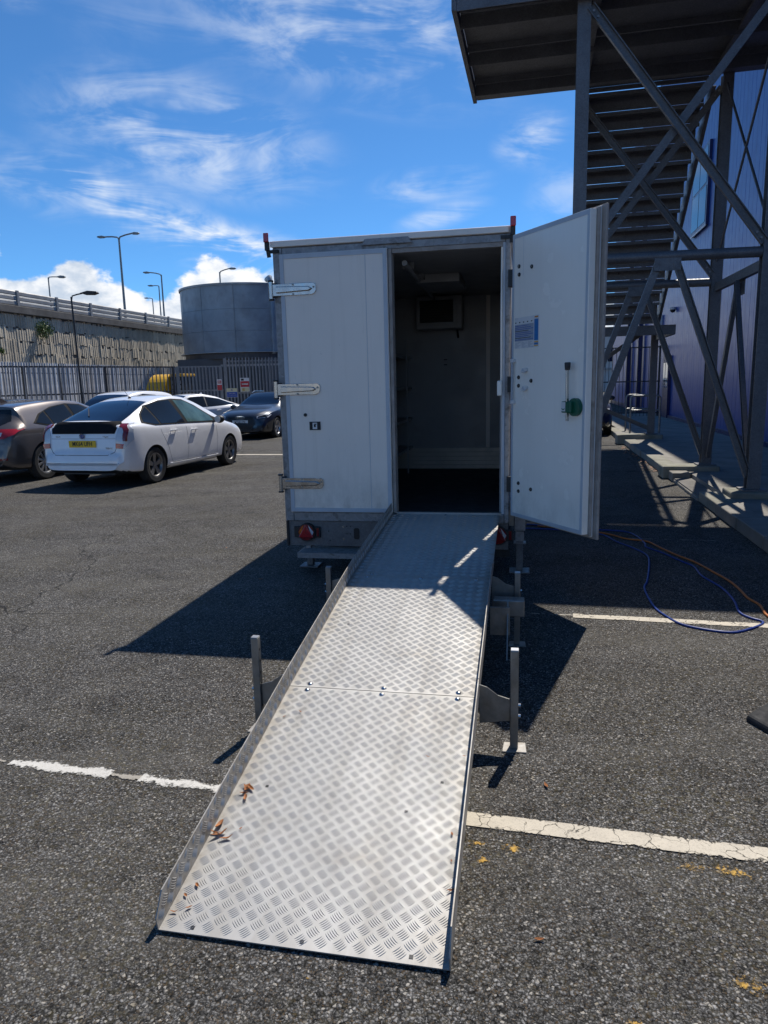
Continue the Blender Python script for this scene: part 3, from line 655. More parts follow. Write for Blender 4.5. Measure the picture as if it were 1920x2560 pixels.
for y in (.5, 1.15, 2.2): B(.03, .13, y, y + .04, 2.545, 2.598).to('light_clip', GALV, lamp)
sh = T(B(-.30, -.285, 2.6, 2.63, .537, 2.1), 'shelf_upright', LINER)
T(B(-.30, -.285, .9, .93, .537, 2.1), 'shelf_upright', LINER)
for z in (.80, 1.15, 1.52, 1.88): T(B(X0 + .085, -.302, .7, DEP - .05, z, z + .03), 'shelf', LINER)
for z in (1.86, 1.80): T(B(.09, .13, DEP - .022, DEP - .0125, z, z + .012), 'wall_clip', INK)
T(B(.845, .884, -.03, .01, 1.485, 1.60), 'door_catch', WHITE_IN, bevel=.008)
T(MB().tube([(.876, -.015, 1.6), (.874, -.01, 2.1), (.878, -.008, 2.585)], .006), 'catch_rod', WHITE_IN)

# open right door leaf: local u along the door from its hinge, n out of the inner face
HP = Vector((.957, -.055, 0)); dv = Vector((.575, -.818, 0)); nv = Vector((-.818, -.575, 0))
def df(u, n, z): return HP + dv * u * .957 + nv * n + Vector((0, 0, z))
def dbox(u0, u1, n0, n1, z0, z1):
    vs = [df(u, n, z) for z in (z0, z1) for u, n in ((u0, n0), (u1, n0), (u1, n1), (u0, n1))]
    return MB().add(vs, [(3, 2, 1, 0), (4, 5, 6, 7), (0, 1, 5, 4), (1, 2, 6, 5), (2, 3, 7, 6), (3, 0, 4, 7)])
od = dbox(.0, .895, -.05, 0, .548, 2.655).to('door', WHITE_IN, tr, bevel=.004)
od['label'] = 'right door leaf swung wide open showing its inner face'
for a in ((.004, .026, .552, 2.651), (.868, .891, .552, 2.651), (.0265, .8675, 2.622, 2.651), (.0265, .8675, .552, .578)): dbox(a[0], a[1], .0005, .0025, a[2], a[3]).to('edge_trim', TRIM, od, bevel=.0008)
dbox(.145, .1465, .0005, .0012, 2.35, 2.62).to('panel_joint', TRIM, od)
dbox(.010, .915, -.068, -.0505, .535, 2.666).to('seal', GASKET, od, bevel=.006)
dbox(.0, .905, -.086, -.0685, .528, 2.672).to('seal_channel', WHITE_S, od, bevel=.004)
dbox(-.01, .945, -.108, -.0865, .512, 2.682).to('outer_skin', GASKET, od, bevel=.006)
for z in (2.353, 1.570, .796): B(.925, 1.005, -.06, .03, z - .06, z + .06).to('hinge', BLACK, od)
for u, z in ((.091, 2.421), (.255, 2.396), (.095, 2.363), (.101, 1.621), (.266, 1.594), (.101, 1.559), (.112, .818), (.279, .790), (.113, .756)):
    MB().cyl(df(u, .001, z), df(u, .006, z), .0145, 14).to('bolt_washer', INK, od); bb = MB().cyl(df(u, .0062, z), df(u, .012, z), .0095, 6).to('bolt_head', CHROME, od)
ps = dbox(.038, .352, .0005, .0016, 1.832, 2.056).to('notice', WHITE_S, od)
dbox(.042, .288, .002, .0024, 1.885, 2.005).to('grey_text_panel', GREYINK, ps)
for i in range(9): dbox(.046, .285 - (i % 3) * .03, .0026, .0028, 1.893 + i * .0125, 1.897 + i * .0125).to('print_line', INK if i % 4 == 1 else BLUE_S, ps)
for i in range(5): dbox(.046 + i * .052, .062 + i * .052, .002, .0024, 2.016, 2.024).to('print_heading', INK, ps)
dbox(.296, .346, .002, .0024, 1.88, 2.030).to('blue_column', BLUE_P, ps); dbox(.296, .346, .002, .0024, 1.866, 1.874).to('yellow_band', YELLOW, ps)
dbox(.296, .346, .002, .0024, 1.850, 1.864).to('blue_column', BLUE_P, ps); dbox(.296, .346, .002, .0024, 1.840, 1.847).to('yellow_band', YELLOW, ps)
dbox(.298, .344, .002, .0024, 2.040, 2.050).to('orange_logo', ORANGE_P, ps)
for i in range(6):
    for j in range(3): dbox(.05 + j * .085, .05 + j * .085 + .03 + .02 * ((i + j) % 3), .002, .0024, 1.838 + i * .0072, 1.8405 + i * .0072).to('print_line', GREYINK, ps)
gb = dbox(.030, .042, .018, .026, 1.45, 1.735).to('pull_bar', TRIM, od)
for z in (1.745, 1.437): dbox(.020, .058, .0005, .03, z - .014, z + .014).to('bar_mount', WHITE_S, od, bevel=.004)
for u, z in ((.19, 1.668), (.192, 1.535)):
    MB().beam(df(u - .03, .012, z - .004), df(u + .03, .012, z + .008), .02, .022).to('loose_fixing', WHITE_S, od); MB().beam(df(u - .01, .02, z + .012), df(u + .02, .02, z - .012), .012, .014).to('loose_fixing', CLEAR, od)
# inside release lever with green boss
bs = MB().cyl(df(.805, .001, 1.413), df(.805, .028, 1.413), .060, 28).to('release_boss', GREEN, od, smooth=True)
bx = dbox(.702, .805, .012, .055, 1.375, 1.452).to('release_block', GREEN, bs, bevel=.008)
dbox(.709, .752, .0552, .0565, 1.385, 1.447).to('release_label', WHITE_S, bx)
MB().tube([df(.716, .0575, 1.404), df(.724, .0575, 1.398), (df(.731, .0575, 1.396)), df(.738, .0575, 1.398), df(.745, .0575, 1.404)], .003, 6).to('smile_mark', GREEN, bx)
MB().beam(df(.757, .040, 1.32), df(.747, .040, 1.67), .010, .022, tuple(nv)).to('release_lever', CHROME, bs, bevel=.002)
MB().lathe([(0, 0), (.017, .001), (.019, .02), (.021, .045), (.018, .052), (0, .053)], lambda x, y, h: df(.747, .040, 1.658) + dv * x + nv * y + Vector((0, 0, h)), 16).to('lever_grip', BLACK, bs, smooth=True)
# ------------------------------------------------------------------ steel fire stair (building axes: x across, y along the building)
stair = thing('fire_stair', 'dark galvanised steel fire stair with high landing and crossed braces', 'staircase', (0, 0, 0), -YB)
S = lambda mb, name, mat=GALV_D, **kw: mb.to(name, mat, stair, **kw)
def hcol(x, y, z0, z1, w=.15, d=.15, t=.014):
    mb = MB()
    mb.box(x - w / 2, x + w / 2, y - d / 2, y - d / 2 + t, z0, z1); mb.box(x - w / 2, x + w / 2, y + d / 2 - t, y + d / 2, z0, z1); mb.box(x - t / 2, x + t / 2, y - d / 2 + t, y + d / 2 - t, z0, z1)
    return mb
def chan(p, q, h=.12, w=.06, t=.01, ref=(0, 0, 1)):
    """channel or angle member between two points"""
    p = Vector(p); q = Vector(q); d = (q - p).normalized(); r = Vector(ref)
    if abs(d.dot(r)) > .97: r = Vector((1, 0, 0))
    a = d.cross(r).normalized(); b = a.cross(d).normalized(); mb = MB()
    mb.beam(p, q, t, h, tuple(b)); mb.beam(p + a * (w / 2 + t / 2) + b * (h / 2 - t / 2), q + a * (w / 2 + t / 2) + b * (h / 2 - t / 2), w, t, tuple(b)); mb.beam(p + a * (w / 2 + t / 2) - b * (h / 2 - t / 2), q + a * (w / 2 + t / 2) - b * (h / 2 - t / 2), w, t, tuple(b))
    return mb
LZ = 5.92
for (x, y, z1) in ((.45, 9.3, LZ - .02), (2.585, 9.3, LZ - .02), (.585, 11.98, LZ - .02), (2.62, 11.98, LZ - .02), (2.70, 18.2, 2.80), (.45, 18.2, 2.80)):
    o = S(hcol(x, y, .22 if x > 1 and y != 18.2 else .0 if x < 1 else .25, z1), 'column')
    o['label'] = 'steel column of the stair'
    B(x - .14, x + .14, y - .14, y + .14, (.20 if x > 1 and y != 18.2 else .0 if x < 1 else .23), (.2195 if x > 1 and y != 18.2 else .016 if x < 1 else .2495)).to('base_plate', GALV_D, o)
for y, xr in ((9.3, 2.585), (11.98, 2.62)):
    S(MB().cyl((.53, y - .02, 3.02), (xr - .08, y - .02, 3.0), .062, 16), 'cross_beam', smooth=True)
    # X brace above
    for i, (p, q) in enumerate((((.52, 5.78), (xr - .07, 3.10)), ((xr - .07, 5.74), (.52, 3.14)))):
        yy = y - .055 + i * .065
        b_ = S(MB().beam((p[0], yy, p[1]), (q[0], yy, q[1]), .05, .10, (0, 1, 0)) if False else chan((p[0], yy, p[1]), (q[0], yy, q[1]), .095, .045, .01, (0, 0, 1)), 'brace')
        for e, f_ in ((p, q), (q, p)):
            dd = (Vector((f_[0], 0, f_[1])) - Vector((e[0], 0, e[1]))).normalized()
            for kk in (.06, .14): MB().cyl((e[0] + dd.x * kk, yy - .022, e[1] + dd.z * kk), (e[0] + dd.x * kk, yy - .006, e[1] + dd.z * kk), .014, 8).to('bolt_head', GALV, b_)
    ap = (.45 + xr) / 2 - .04
    for fx in (.50, xr - .07):
        b_ = S(chan((ap + (.10 if fx > 1 else -.10), y - .03, 2.93), (fx, y - .03, .38), .085, .05, .01), 'brace')
    S(B(ap - .15, ap + .15, y - .075, y - .065, 2.84, 2.99), 'gusset_plate')
# side frame between the two right-hand columns
S(chan((2.60, 9.38, 2.90), (2.60, 11.90, 2.92), .12, .06), 'side_beam')
for p, q in (((9.40, 3.3), (11.88, 5.74)), ((9.40, 5.74), (11.88, 3.3))): S(MB().cyl((2.60, p[0], p[1]), (2.60, q[0], q[1]), .017, 8), 'tie_rod')
for fy in (9.46, 11.84): S(chan((2.60, 10.64 + (.05 if fy > 10 else -.05), 2.83), (2.60, fy, .34), .085, .045), 'brace')
S(B(2.66, 2.67, 10.52, 10.76, 2.66, 2.90), 'gusset_plate')
# far frame, K brace
S(chan((2.62, 18.2, 2.78), (.53, 18.2, 1.35), .10, .05), 'brace'); S(chan((.53, 18.2, 1.30), (2.66, 18.2, .36), .10, .05), 'brace')
# high landing: folded deck panels with downturned lips
ya = [9.08, 9.52, 10.58, 11.66]
for i in range(3):
    y0, y1 = ya[i], ya[i + 1] - .004
    mb = MB(); mb.box(-1.0, 4.55, y0, y1, LZ + .10, LZ + .106); mb.box(-1.0, 4.55, y0, y0 + .008, LZ - .07, LZ + .0995); mb.box(-1.0, 4.55, y1 - .20, y1 - .19, LZ + .02, LZ + .0995)
    S(mb, 'deck_panel')
S(B(-1.0, 4.55, 11.66, 11.76, LZ - .06, LZ + .11), 'landing_edge'); S(B(-1.0, 4.55, 11.764, 11.95, LZ - .02, LZ + .11), 'landing_edge')
S(B(-1.06, -1.004, 9.08, 11.95, LZ - .06, LZ + .18), 'landing_edge')
for x in (.60, 2.45, 3.9): S(B(x - .05, x + .05, 9.12, 11.64, LZ - .02, LZ + .018), 'landing_joist')
for y in (9.15, 10.5, 11.9): S(MB().cyl((-1.03, y, LZ + .18), (-1.03, y, LZ + 1.25), .022, 8), 'rail_post')
for z in (.62, 1.25): S(MB().cyl((-1.03, 9.15, LZ + z), (-1.03, 11.9, LZ + z), .022, 8), 'hand_rail')
# flight going down away from the landing
n, rise, going = 16, .196, .252
for i in range(n):
    z = LZ + .10 - (i + 1) * rise; y = 11.96 + i * going
    mb = MB(); mb.box(.62, 2.36, y, y + .275, z - .006, z); mb.box(.62, 2.36, y, y + .006, z - .055, z - .0062); mb.box(.62, 2.36, y + .269, y + .275, z - .185, z - .0062)
    o = S(mb, 'tread')
    if i < n - 1:
        for hx in (.70, 1.5, 2.28): MB().cyl((hx, y + .262, z - .06), (hx, y + .2688, z - .06), .010, 6).to('bolt_head', CHROME, o)
S(B(.62, 2.36, 11.952, 11.958, LZ - .086, LZ - .0205), 'sun_gap_plate')  # added plate that cuts down sunlight passing between landing and first tread
e0 = Vector((0, 11.90, LZ - .06)); e1 = Vector((0, 11.96 + n * going, LZ + .02 - n * rise))
for x in (.60, 2.40):
    S(MB().beam((x, e0.y, e0.z), (x, e1.y, e1.z), .012, .26), 'stringer'); S(MB().beam((x + (.03 if x > 1 else -.03), e0.y, e0.z - .125), (x + (.03 if x > 1 else -.03), e1.y, e1.z - .125), .05, .012), 'stringer_flange')
zl = LZ + .10 - n * rise - .12
S(B(.48, 2.78, e1.y, 18.3, zl - .12, zl - .10), 'lower_deck'); S(B(.48, 2.78, e1.y + .01, e1.y + .02, zl - .30, zl - .1205), 'deck_lip'); S(B(2.70, 2.78, e1.y + .03, 18.3, zl - .30, zl - .1205), 'deck_lip')
# concrete pads under the columns
for lab, (x0, x1, y0, y1, z1) in (('pale concrete pad under the stair column beside the building kerb', (1.95, 2.80, 11.76, 12.20, .198)), ('mossy concrete pad under the near stair column', (2.30, 2.85, 9.08, 9.52, .198)), ('concrete pad jutting over the kerb under the far stair column', (1.90, 2.95, 17.95, 18.45, .228))):
    B(x0, x1, y0, y1, .0, z1).to('column_pad', MOSSY, bevel=.02, label=lab, cat='concrete pad', rz=-YB)

# ------------------------------------------------------------------ blue warehouse
bd = thing('blue_warehouse', 'large warehouse clad in vertical blue metal sheeting', 'building', (0, 0, 0), -YB)
B(4.70, 30, 3.0, 49, 0, 13.2).to('wall_core', NAVY, bd)
pn = MB()
prof = [(0, 0), (.325, 0), (.329, .008), (.337, .008), (.341, 0), (.658, 0), (.662, .008), (.670, .008), (.674, 0), (.988, 0), (.990, .012), (1.0, .012)]
vs = []; H0, H1 = .22, 13.2
for u, d in prof: vs += [(4.66 + d, u, H0), (4.66 + d, u, H1)]
pn.add(vs, [(2 * i, 2 * i + 2, 2 * i + 3, 2 * i + 1) for i in range(len(prof) - 1)])
pme = pn.mesh('cladding_panel', BLUECLAD)
for i in range(45):
    o = link('cladding_panel', pme, bd); o.location = (0, 3.2 + i, 0)
B(4.60, 4.699, 3.2, 48.2, .0, .215).to('plinth', NAVY, bd)
wn = B(4.58, 4.655, 22.6, 24.7, 5.85, 8.1).to('window', NAVY, bd)
for z in (5.95, 7.02): B(4.572, 4.5795, 22.72, 23.62, z, z + .98).to('pane', WIN, wn); B(4.572, 4.5795, 23.68, 24.58, z, z + .98).to('pane', WIN, wn)
B(4.565, 4.579, 22.55, 24.75, 5.80, 5.849).to('window_sill', WHITE_S, wn)
for y in (34.4, 38.6): B(4.40, 4.6, y, y + .35, 0, 12).to('rain_pipe', NAVY, bd)
dr = B(4.56, 4.655, 27.3, 28.4, .12, 2.35).to('door', NAVY, bd); B(4.55, 4.559, 27.4, 28.3, 1.2, 2.1).to('pane', WIN, dr)
B(4.54, 4.66, 29.6, 29.8, 3.55, 3.95).to('wall_light', WHITE_S, bd, bevel=.03)
dm = thing('security_camera', 'small white dome camera on the blue cladding', 'camera', wb(4.56, 27.0, 3.9), -YB)
MB().lathe([(0, -.10), (.06, -.085), (.09, -.03), (.095, .0), (0, .0)], lambda x, y, h: (x, y, h), 16).to('dome', BLACK, dm, smooth=True)
MB().lathe([(.10, .0005), (.11, .02), (.11, .09), (0, .09)], lambda x, y, h: (x, y, h), 16).to('housing', WHITE_S, dm, smooth=True)
B(-.02, .075, -.04, .04, .02, .08).to('bracket', WHITE_S, dm)
# black bar fence across the end of the walkway
fn_ = thing('bar_fence', 'tall black bar fence closing the walkway beside the blue warehouse', 'fence', wb(0, 28.9, .118), -YB)
for z in (.10, 1.30, 2.58): B(1.0, 4.55, -.02, .02, z, z + .045).to('rail', PALD, fn_)
for i in range(27): MB().cyl((1.06 + i * .133, 0, .0), (1.06 + i * .133, 0, 2.6), .011, 6).to('bar', PALD, fn_)
for x in (1.0, 4.5): B(x - .035, x + .035, -.035, .035, 0, 2.66).to('post', PALD, fn_)
# tubular hoop barriers on the walkway
for i, (c, a, lab) in enumerate(((2.42, 20.9, 'dark tubular hoop barrier set back on the walkway'), (2.40, 19.75, 'dark tubular hoop barrier with shiny rails nearer the column pad'))):
    h = thing('hoop_barrier', lab, 'barrier', wb(c, a, .118), -YB, 'hoop barriers on the walkway')
    pts = [(0, 0, 0), (0, 0, .92)] + [(.08 - .08 * math.cos(t), 0, .92 + .08 * math.sin(t)) for t in (.5, 1.0, 1.57)] + [(.66, 0, 1.0)] + [(.66 + .08 * math.sin(t), 0, .92 + .08 * math.cos(t)) for t in (.5, 1.0, 1.57)] + [(.74, 0, 0)]
    MB().tube(pts, .026, 10).to('hoop', STEEL, h, smooth=True); MB().cyl((.0, 0, .62), (.74, 0, .62), .022, 10).to('mid_rail', STEEL, h, smooth=True)
# distant pale warehouse and cars past the walkway
fw_ = thing('distant_warehouse', 'pale distant warehouse seen past the blue building', 'building', wb(-2, 92, 0), -YB)
B(0, 26, 0, 18, 0, 7.2).to('wall', FARW, fw_); B(-.3, 26.3, -.4, 18, 7.2, 7.7).to('roof', WHITE_S, fw_)
for i in range(8): B(1 + i * 3.1, 3.4 + i * 3.1, -.06, -.005, 3.6, 5.4).to('window', WIN, fw_)
B(0, 26, -.2, -.005, 2.6, 2.85).to('canopy', GUARD, fw_)
# ------------------------------------------------------------------ retaining wall of the raised road
rw = thing('retaining_wall', 'long retaining wall of ribbed stone blocks under the raised road', 'wall', (0, 0, 0), -YB)
CW = -20.7
B(CW - 6, CW - .12, 10, 62, -.1, 4.75).to('wall_core', CONC_D, rw)
bw, bh = .56, .52
def block_mesh(v):
    mb = MB(); rnd = random.Random(v); nfl = 4; w = bw / nfl
    for i in range(nfl):
        dep = .038 + rnd.uniform(-.008, .012); jt = rnd.uniform(-.09, .09) if v else 0; jb = rnd.uniform(-.09, .09) if v else 0
        y0 = i * w; z0, z1 = jb, bh + jt
        pr = [(y0 + .004, 0), (y0 + .010, dep), (y0 + w * .5, dep * .85), (y0 + w - .016, dep * .55), (y0 + w - .004, 0)]
        mb.prism(pr, lambda u, d, zz: (CW - .115 + d, u, zz), z0 + .006, z1 - .006)
    return mb.mesh('stone_block', STONE)
bms = [block_mesh(v) for v in range(10)]
for r_i in range(9):
    for c_i in range(33):
        o = link('stone_block', bms[random.randrange(10)], rw); o.location = (random.uniform(-.012, .012), 21.6 + c_i * bw + (r_i % 2) * .0, .04 + r_i * bh)
far = MB()
for r_i in range(9):
    for c_i in range(-18, 40):
        if 0 <= c_i < 33: continue
        y0 = 21.6 + c_i * bw; far.box(CW - .118, CW - .05 + random.uniform(-.02, .02), y0 + .01, y0 + bw * .48, .05 + r_i * bh + random.uniform(-.02, .02), .03 + (r_i + 1) * bh); far.box(CW - .118, CW - .06, y0 + bw * .52, y0 + bw - .01, .05 + r_i * bh, .03 + (r_i + 1) * bh)
far.to('stone_blocks_beyond', STONE, rw, kind='stuff')
B(CW - 6, CW + .03, 10, 62, 4.752, 5.05).to('coping_beam', CONC_D, rw, bevel=.02)
for i in range(14):
    y = 11.2 + i * 2.42
    p = B(CW - .07, CW + .02, y - .06, y + .06, 5.052, 5.66).to('parapet_post', GUARD, rw)
    for z in (5.06, 5.26, 5.46):
        mb = MB().prism([(z, .0), (z + .03, .03), (z + .15, .03), (z + .185, .0)], lambda u, d, yy: (CW - .05 + d, yy, u), y + .065, y + 2.355)
        mb.to('parapet_rail', GUARD, rw)
# weeds growing from the wall
def weed(loc, r, n, lab, seed):
    t_ = thing('wall_weed', lab, 'weed', loc, 0, 'weeds in the wall'); rnd = random.Random(seed); mb = MB(); stm = MB()
    for i in range(n):
        d = Vector((rnd.gauss(0, 1), rnd.gauss(-.4, .6), rnd.gauss(.2, 1))); d = d.normalized() * r * rnd.random() ** .6
        if i % 9 == 0: stm.tube([(0, .1, 0), tuple(d * .5 + Vector((0, 0, .05))), tuple(d)], .008, 5)
        a = Vector((rnd.gauss(0, 1), rnd.gauss(0, 1), rnd.gauss(0, 1))).normalized() * .05; b_ = a.orthogonal().normalized() * .025; mb.add([d - a, d + b_, d + a, d - b_], [(0, 1, 2, 3)])
    stm.to('stems', GREENLEAF, t_); mb.to('leaves', GREENLEAF, t_)
weed(wb(CW + .12, 26.95, 4.15), .42, 420, 'leafy green weed sprouting high on the ribbed wall below the parapet', 3)
weed(wb(CW + .10, 24.35, 3.2), .16, 90, 'tiny pale weed low on the ribbed stone wall', 5)

# ------------------------------------------------------------------ steel tank over a plant room
tk = thing('steel_tank', 'round grey steel tank on a dark plant room', 'tank', (-7.05, 38.6, 0), 0)
r0, zb_, zt_ = 3.36, 3.3, 6.52
for i in range(12):
    a0, a1 = 2 * math.pi * i / 12, 2 * math.pi * (i + 1) / 12 - .004
    for z0, z1 in ((zb_, zb_ + 1.02), (zb_ + 1.03, zb_ + 2.05), (zb_ + 2.06, zt_)):
        mb = MB(); vs = []; ns = 6
        for j in range(ns + 1):
            a = a0 + (a1 - a0) * j / ns
            for rr, z in ((r0, z0), (r0, z1), (r0 - .03, z1), (r0 - .03, z0)): vs.append((rr * math.cos(a), rr * math.sin(a), z))
        fs = []
        for j in range(ns):
            for q in range(4): fs.append((j * 4 + q, j * 4 + (q + 1) % 4, (j + 1) * 4 + (q + 1) % 4, (j + 1) * 4 + q))
        mb.add(vs, fs).to('tank_sheet', TANKM, tk, smooth=True)
MB().lathe([(r0 + .05, zt_ - .05), (r0 + .06, zt_ + .05), (r0 - .05, zt_ + .07), (0, zt_ + .3)], lambda x, y, h: (x, y, h), 64).to('tank_lid', TANKM, tk, smooth=True)
MB().lathe([(r0 - .04, zb_ - .02), (r0 + .16, zb_ - .02), (r0 + .16, zb_ + .0), (r0 - .04, zb_ + .0)], lambda x, y, h: (x, y, h), 48, True).to('tank_ledge', FARW, tk)
MB().cyl((0, 0, zb_ - .3), (0, 0, zb_ - .03), r0 - .05, 40).to('tank_base', TANKB, tk)
for i in range(12): B(r0 * math.cos(i * .5236) - .0, r0 * math.cos(i * .5236) + .02, r0 * math.sin(i * .5236) - .02, r0 * math.sin(i * .5236), zb_, zt_).to('tank_seam', TANKM, tk)
MB().tube([(1.75, -2.75, zb_ - .1), (1.75, -2.78, zt_ + .1), (1.70, -2.6, zt_ + .35), (1.5, -2.2, zt_ + .3)], .13, 10).to('vent_pipe', TANKM, tk, smooth=True)
B(-3.05, 6.5, -2.9, 3, 0, 3.0).to('plant_room', TANKB, tk)
B(-.9, 2.2, -2.96, -2.905, 2.62, 2.72).to('canopy_strip', GUARD, tk); B(-.85, 1.2, -2.94, -2.905, .1, 2.55).to('roller_door', PALD, tk)

# ------------------------------------------------------------------ palisade fences
pale_p = [(-.034, 0), (.034, 0), (.034, 1), (0, 1.035), (-.034, 1)]
def palisade(name, label, A_, B_, top, mat, step, post_mat, z0=0.1, post_step=2.7, group=None, rails=(.35, 1.5, 2.36), wide=.068, pales=True):
    A_ = Vector(A_); B_ = Vector(B_); d = (B_ - A_); L = d.length; rz = math.atan2(d.y, d.x)
    f = thing(name, label, 'fence', A_, rz, group)
    hgt = top - z0
    me = MB().prism([(-wide / 2, 0), (wide / 2, 0), (wide / 2, hgt - .05), (0, hgt), (-wide / 2, hgt - .05)], lambda u, v_, d_: (u, d_ + abs(u) * .35, v_), -.004, .0).mesh('pale', mat)
    x = .06
    while x < L - .05:
        o = link('pale', me, f); o.location = (x, -.035, z0); x += step
    for z in rails: B(0, L, -.02, .02, z, z + .05).to('rail', post_mat, f)
    x = 0
    while x < L: B(x - .04, x + .04, -.03, .05, 0, top - .04).to('post', post_mat, f); x += post_step
    return f
palisade('palisade_fence', 'dark palisade fence along the back of the car park', (-12.9, 20.3, 0), (-7.62, 26.55, 0), 2.42, PAL, .155, PALD, rails=(.3, 1.48, 2.36), wide=.045)
palisade('palisade_fence', 'pale steel palisade fence standing against the ribbed stone wall', wb(-19.3, 20.5), wb(-19.3, 39.5), 2.75, PALEF, .145, PALD, rails=(.4, 2.3), wide=.12)
gt = palisade('palisade_gate', 'grey palisade gate with warning signs in front of the tank', (-7.58, 26.60, 0), (-5.98, 27.03, 0), 2.42, PAL, .125, PAL, rails=(.3, 1.48, 2.36), post_step=1.6, wide=.06)
gt['category'] = 'gate'
gt2 = palisade('palisade_gate', 'taller grey palisade gate leaf carrying the red and yellow sign', (-5.92, 27.15, 0), (-1.9, 28.2, 0), 2.72, PAL, .125, PAL, rails=(.3, 1.35, 2.55), post_step=1.7, wide=.06)
gt2['category'] = 'gate'
def sign(name, label, loc, rz, w_, h_, bands):
    s = thing(name, label, 'sign', loc, rz)
    B(-w_ / 2, w_ / 2, -.004, .004, 0, h_).to('board', WHITE_S, s)
    for (x0, x1, z0, z1, mat) in bands: B(-w_ / 2 + w_ * x0, -w_ / 2 + w_ * x1, -.006, -.0042, h_ * z0, h_ * z1).to('printed_band', mat, s)
gr = math.atan2(1.05, 4.02)
def on(A_, B_, t_, z, off=.05):
    A_ = Vector(A_); B_ = Vector(B_); d = (B_ - A_).normalized(); return A_ + d * t_ + Vector((d.y, -d.x, 0)) * off + Vector((0, 0, z))
GA, GB = (-5.92, 27.15, 0), (-1.9, 28.2, 0)
sign('warning_sign', 'small red and white prohibition sign on the grey gate', on((-7.58, 26.60, 0), (-5.98, 27.03, 0), 1.52, 1.50), gr, .17, .40, ((.0, 1, .0, .5, RED_S), (.1, .9, .62, .9, RED_S), (.2, .8, .68, .84, WHITE_S)))
sign('notice_board', 'blue and cream site notice on the gate behind the dark grey car', on(GA, GB, .22, 1.22, .07), gr, .40, .34, ((0, 1, .62, 1, CREAM_S), (.02, .98, .03, .60, BLUE_S), (.2, .8, .38, .46, WHITE_S), (.15, .9, .18, .26, WHITE_S), (.45, .55, .7, .92, BLUE_S)))
sign('warning_sign', 'tall white red and yellow danger sign on the taller gate leaf', on(GA, GB, .72, 1.42, .07), gr, .34, .52, ((.02, .98, .34, .76, RED_S), (.1, .4, .8, .95, INK), (.15, .85, .5, .6, WHITE_S), (.05, .95, .02, .30, CREAM_S), (.2, .45, .06, .24, YELLOW)))
# yellow drum behind the fence
yd = thing('yellow_drum_cover', 'bright yellow rounded machine cover with black grille behind the fence', 'machine', (-8.5, 28.1, 0), R(-15))
def yf(u, v_, d): return (d, u, v_)          # drum axis along local x, its round end facing the gate
ang = [i * 2 * math.pi / 36 for i in range(36)]
MB().prism([(.86 * math.cos(a), 1.32 + .86 * math.sin(a)) for a in ang], yf, .40, .44).to('round_end', YELLOW, yd, bevel=.012)
MB().prism([(.84 * math.cos(a), 1.32 + .84 * math.sin(a)) for a in ang], yf, -.35, .399).to('drum_shell', YELLOW, yd)
B(.445, .95, -.35, .55, .3, 2.05).to('machine_body', BLACK, yd)
B(.445, 1.0, -.40, .6, 2.055, 2.16).to('cover_top', YELLOW, yd, bevel=.02)
for i in range(4):
    for j in range(7): B(.50 + i * .11, .57 + i * .11, -.362, -.352, .7 + j * .18, .82 + j * .18).to('grille_slot', GUARD, yd)
B(-.4, .95, -.3, .5, 0, .46).to('skid', PALD, yd)

# ------------------------------------------------------------------ lamp posts
def lamp(name, label, base, top, heads, rad, mat, hm, hl=.75):
    base = Vector(base); top = Vector(top); l_ = thing(name, label, 'lamp post', base, 0)
    t_ = top - base
    MB().cyl((0, 0, 0), t_, rad, 10, rad * .6).to('pole', mat, l_, smooth=True)
    for hd in heads:
        h = Vector(hd) - base; d = (h - t_); MB().tube([t_ - Vector((0, 0, .15)), t_ + d * .1 + Vector((0, 0, .02)), t_ + d * .5 + Vector((0, 0, abs(d.x) * .04)), h], rad * .5, 8).to('arm', mat, l_, smooth=True)
        e = Vector((d.x, d.y, 0)).normalized()
        vs = MB(); o = h
        vs.prism([(-.1, 0), (.1, -.07), (hl * .7, -.08), (hl, -.02), (hl * .9, .05), (.2, .08)], lambda u, v_, dd: o + e * u + Vector((-e.y, e.x, 0)) * dd + Vector((0, 0, v_)), -hl * .18, hl * .18).to('lamp_head', hm, l_, bevel=.02)
SL = pm('lamp_post_grey', (.24, .27, .27), .5, .4)
lamp('street_lamp', 'black lamp post standing in the compound before the ribbed wall', (-12.2, 29.0, 0), (-12.24, 29.0, 5.29), [(-11.75, 29.0, 5.42)], .055, PALD, BLACK, .62)
lamp('street_lamp', 'tall twin armed lamp post rising above the parapet', (-17.5, 50, 4.6), (-17.48, 50.0, 11.73), [(-18.4, 50, 11.8), (-16.6, 50, 11.98)], .10, SL, SL, .55)
lamp('street_lamp', 'short thin single arm lamp post just above the parapet beside the twin lamp', (-20.3, 45, 4.6), (-20.28, 45.0, 8.5), [(-19.7, 45, 8.52)], .06, SL, SL, .5)
lamp('street_lamp', 'tall single arm lamp post standing beside the tank on the raised road', (-17.8, 60, 4.6), (-17.77, 60.0, 10.8), [(-18.7, 60, 11.0)], .09, SL, SL, .55)
lamp('street_lamp', 'slim lamp post further along the raised road behind the tall one', (-22.6, 75, 4.6), (-22.55, 75, 12.0), [(-23.1, 75, 12.05)], .09, SL, SL, .6)
lamp('street_lamp', 'farthest and smallest lamp post on the raised road', (-29.5, 95, 4.6), (-29.53, 95, 13.2), [(-30.0, 95, 13.3)], .10, SL, SL, .6)
lamp('street_lamp', 'single arm lamp post whose head shows over the tank lid', (-13.0, 60, 5.05), (-12.98, 60, 10.9), [(-12.2, 60, 11.15)], .09, SL, SL, .6)
bl(B(-60, CW - 5.9, 8, 160, -.1, 4.6), 'raised_road', ASPH, kind='structure')
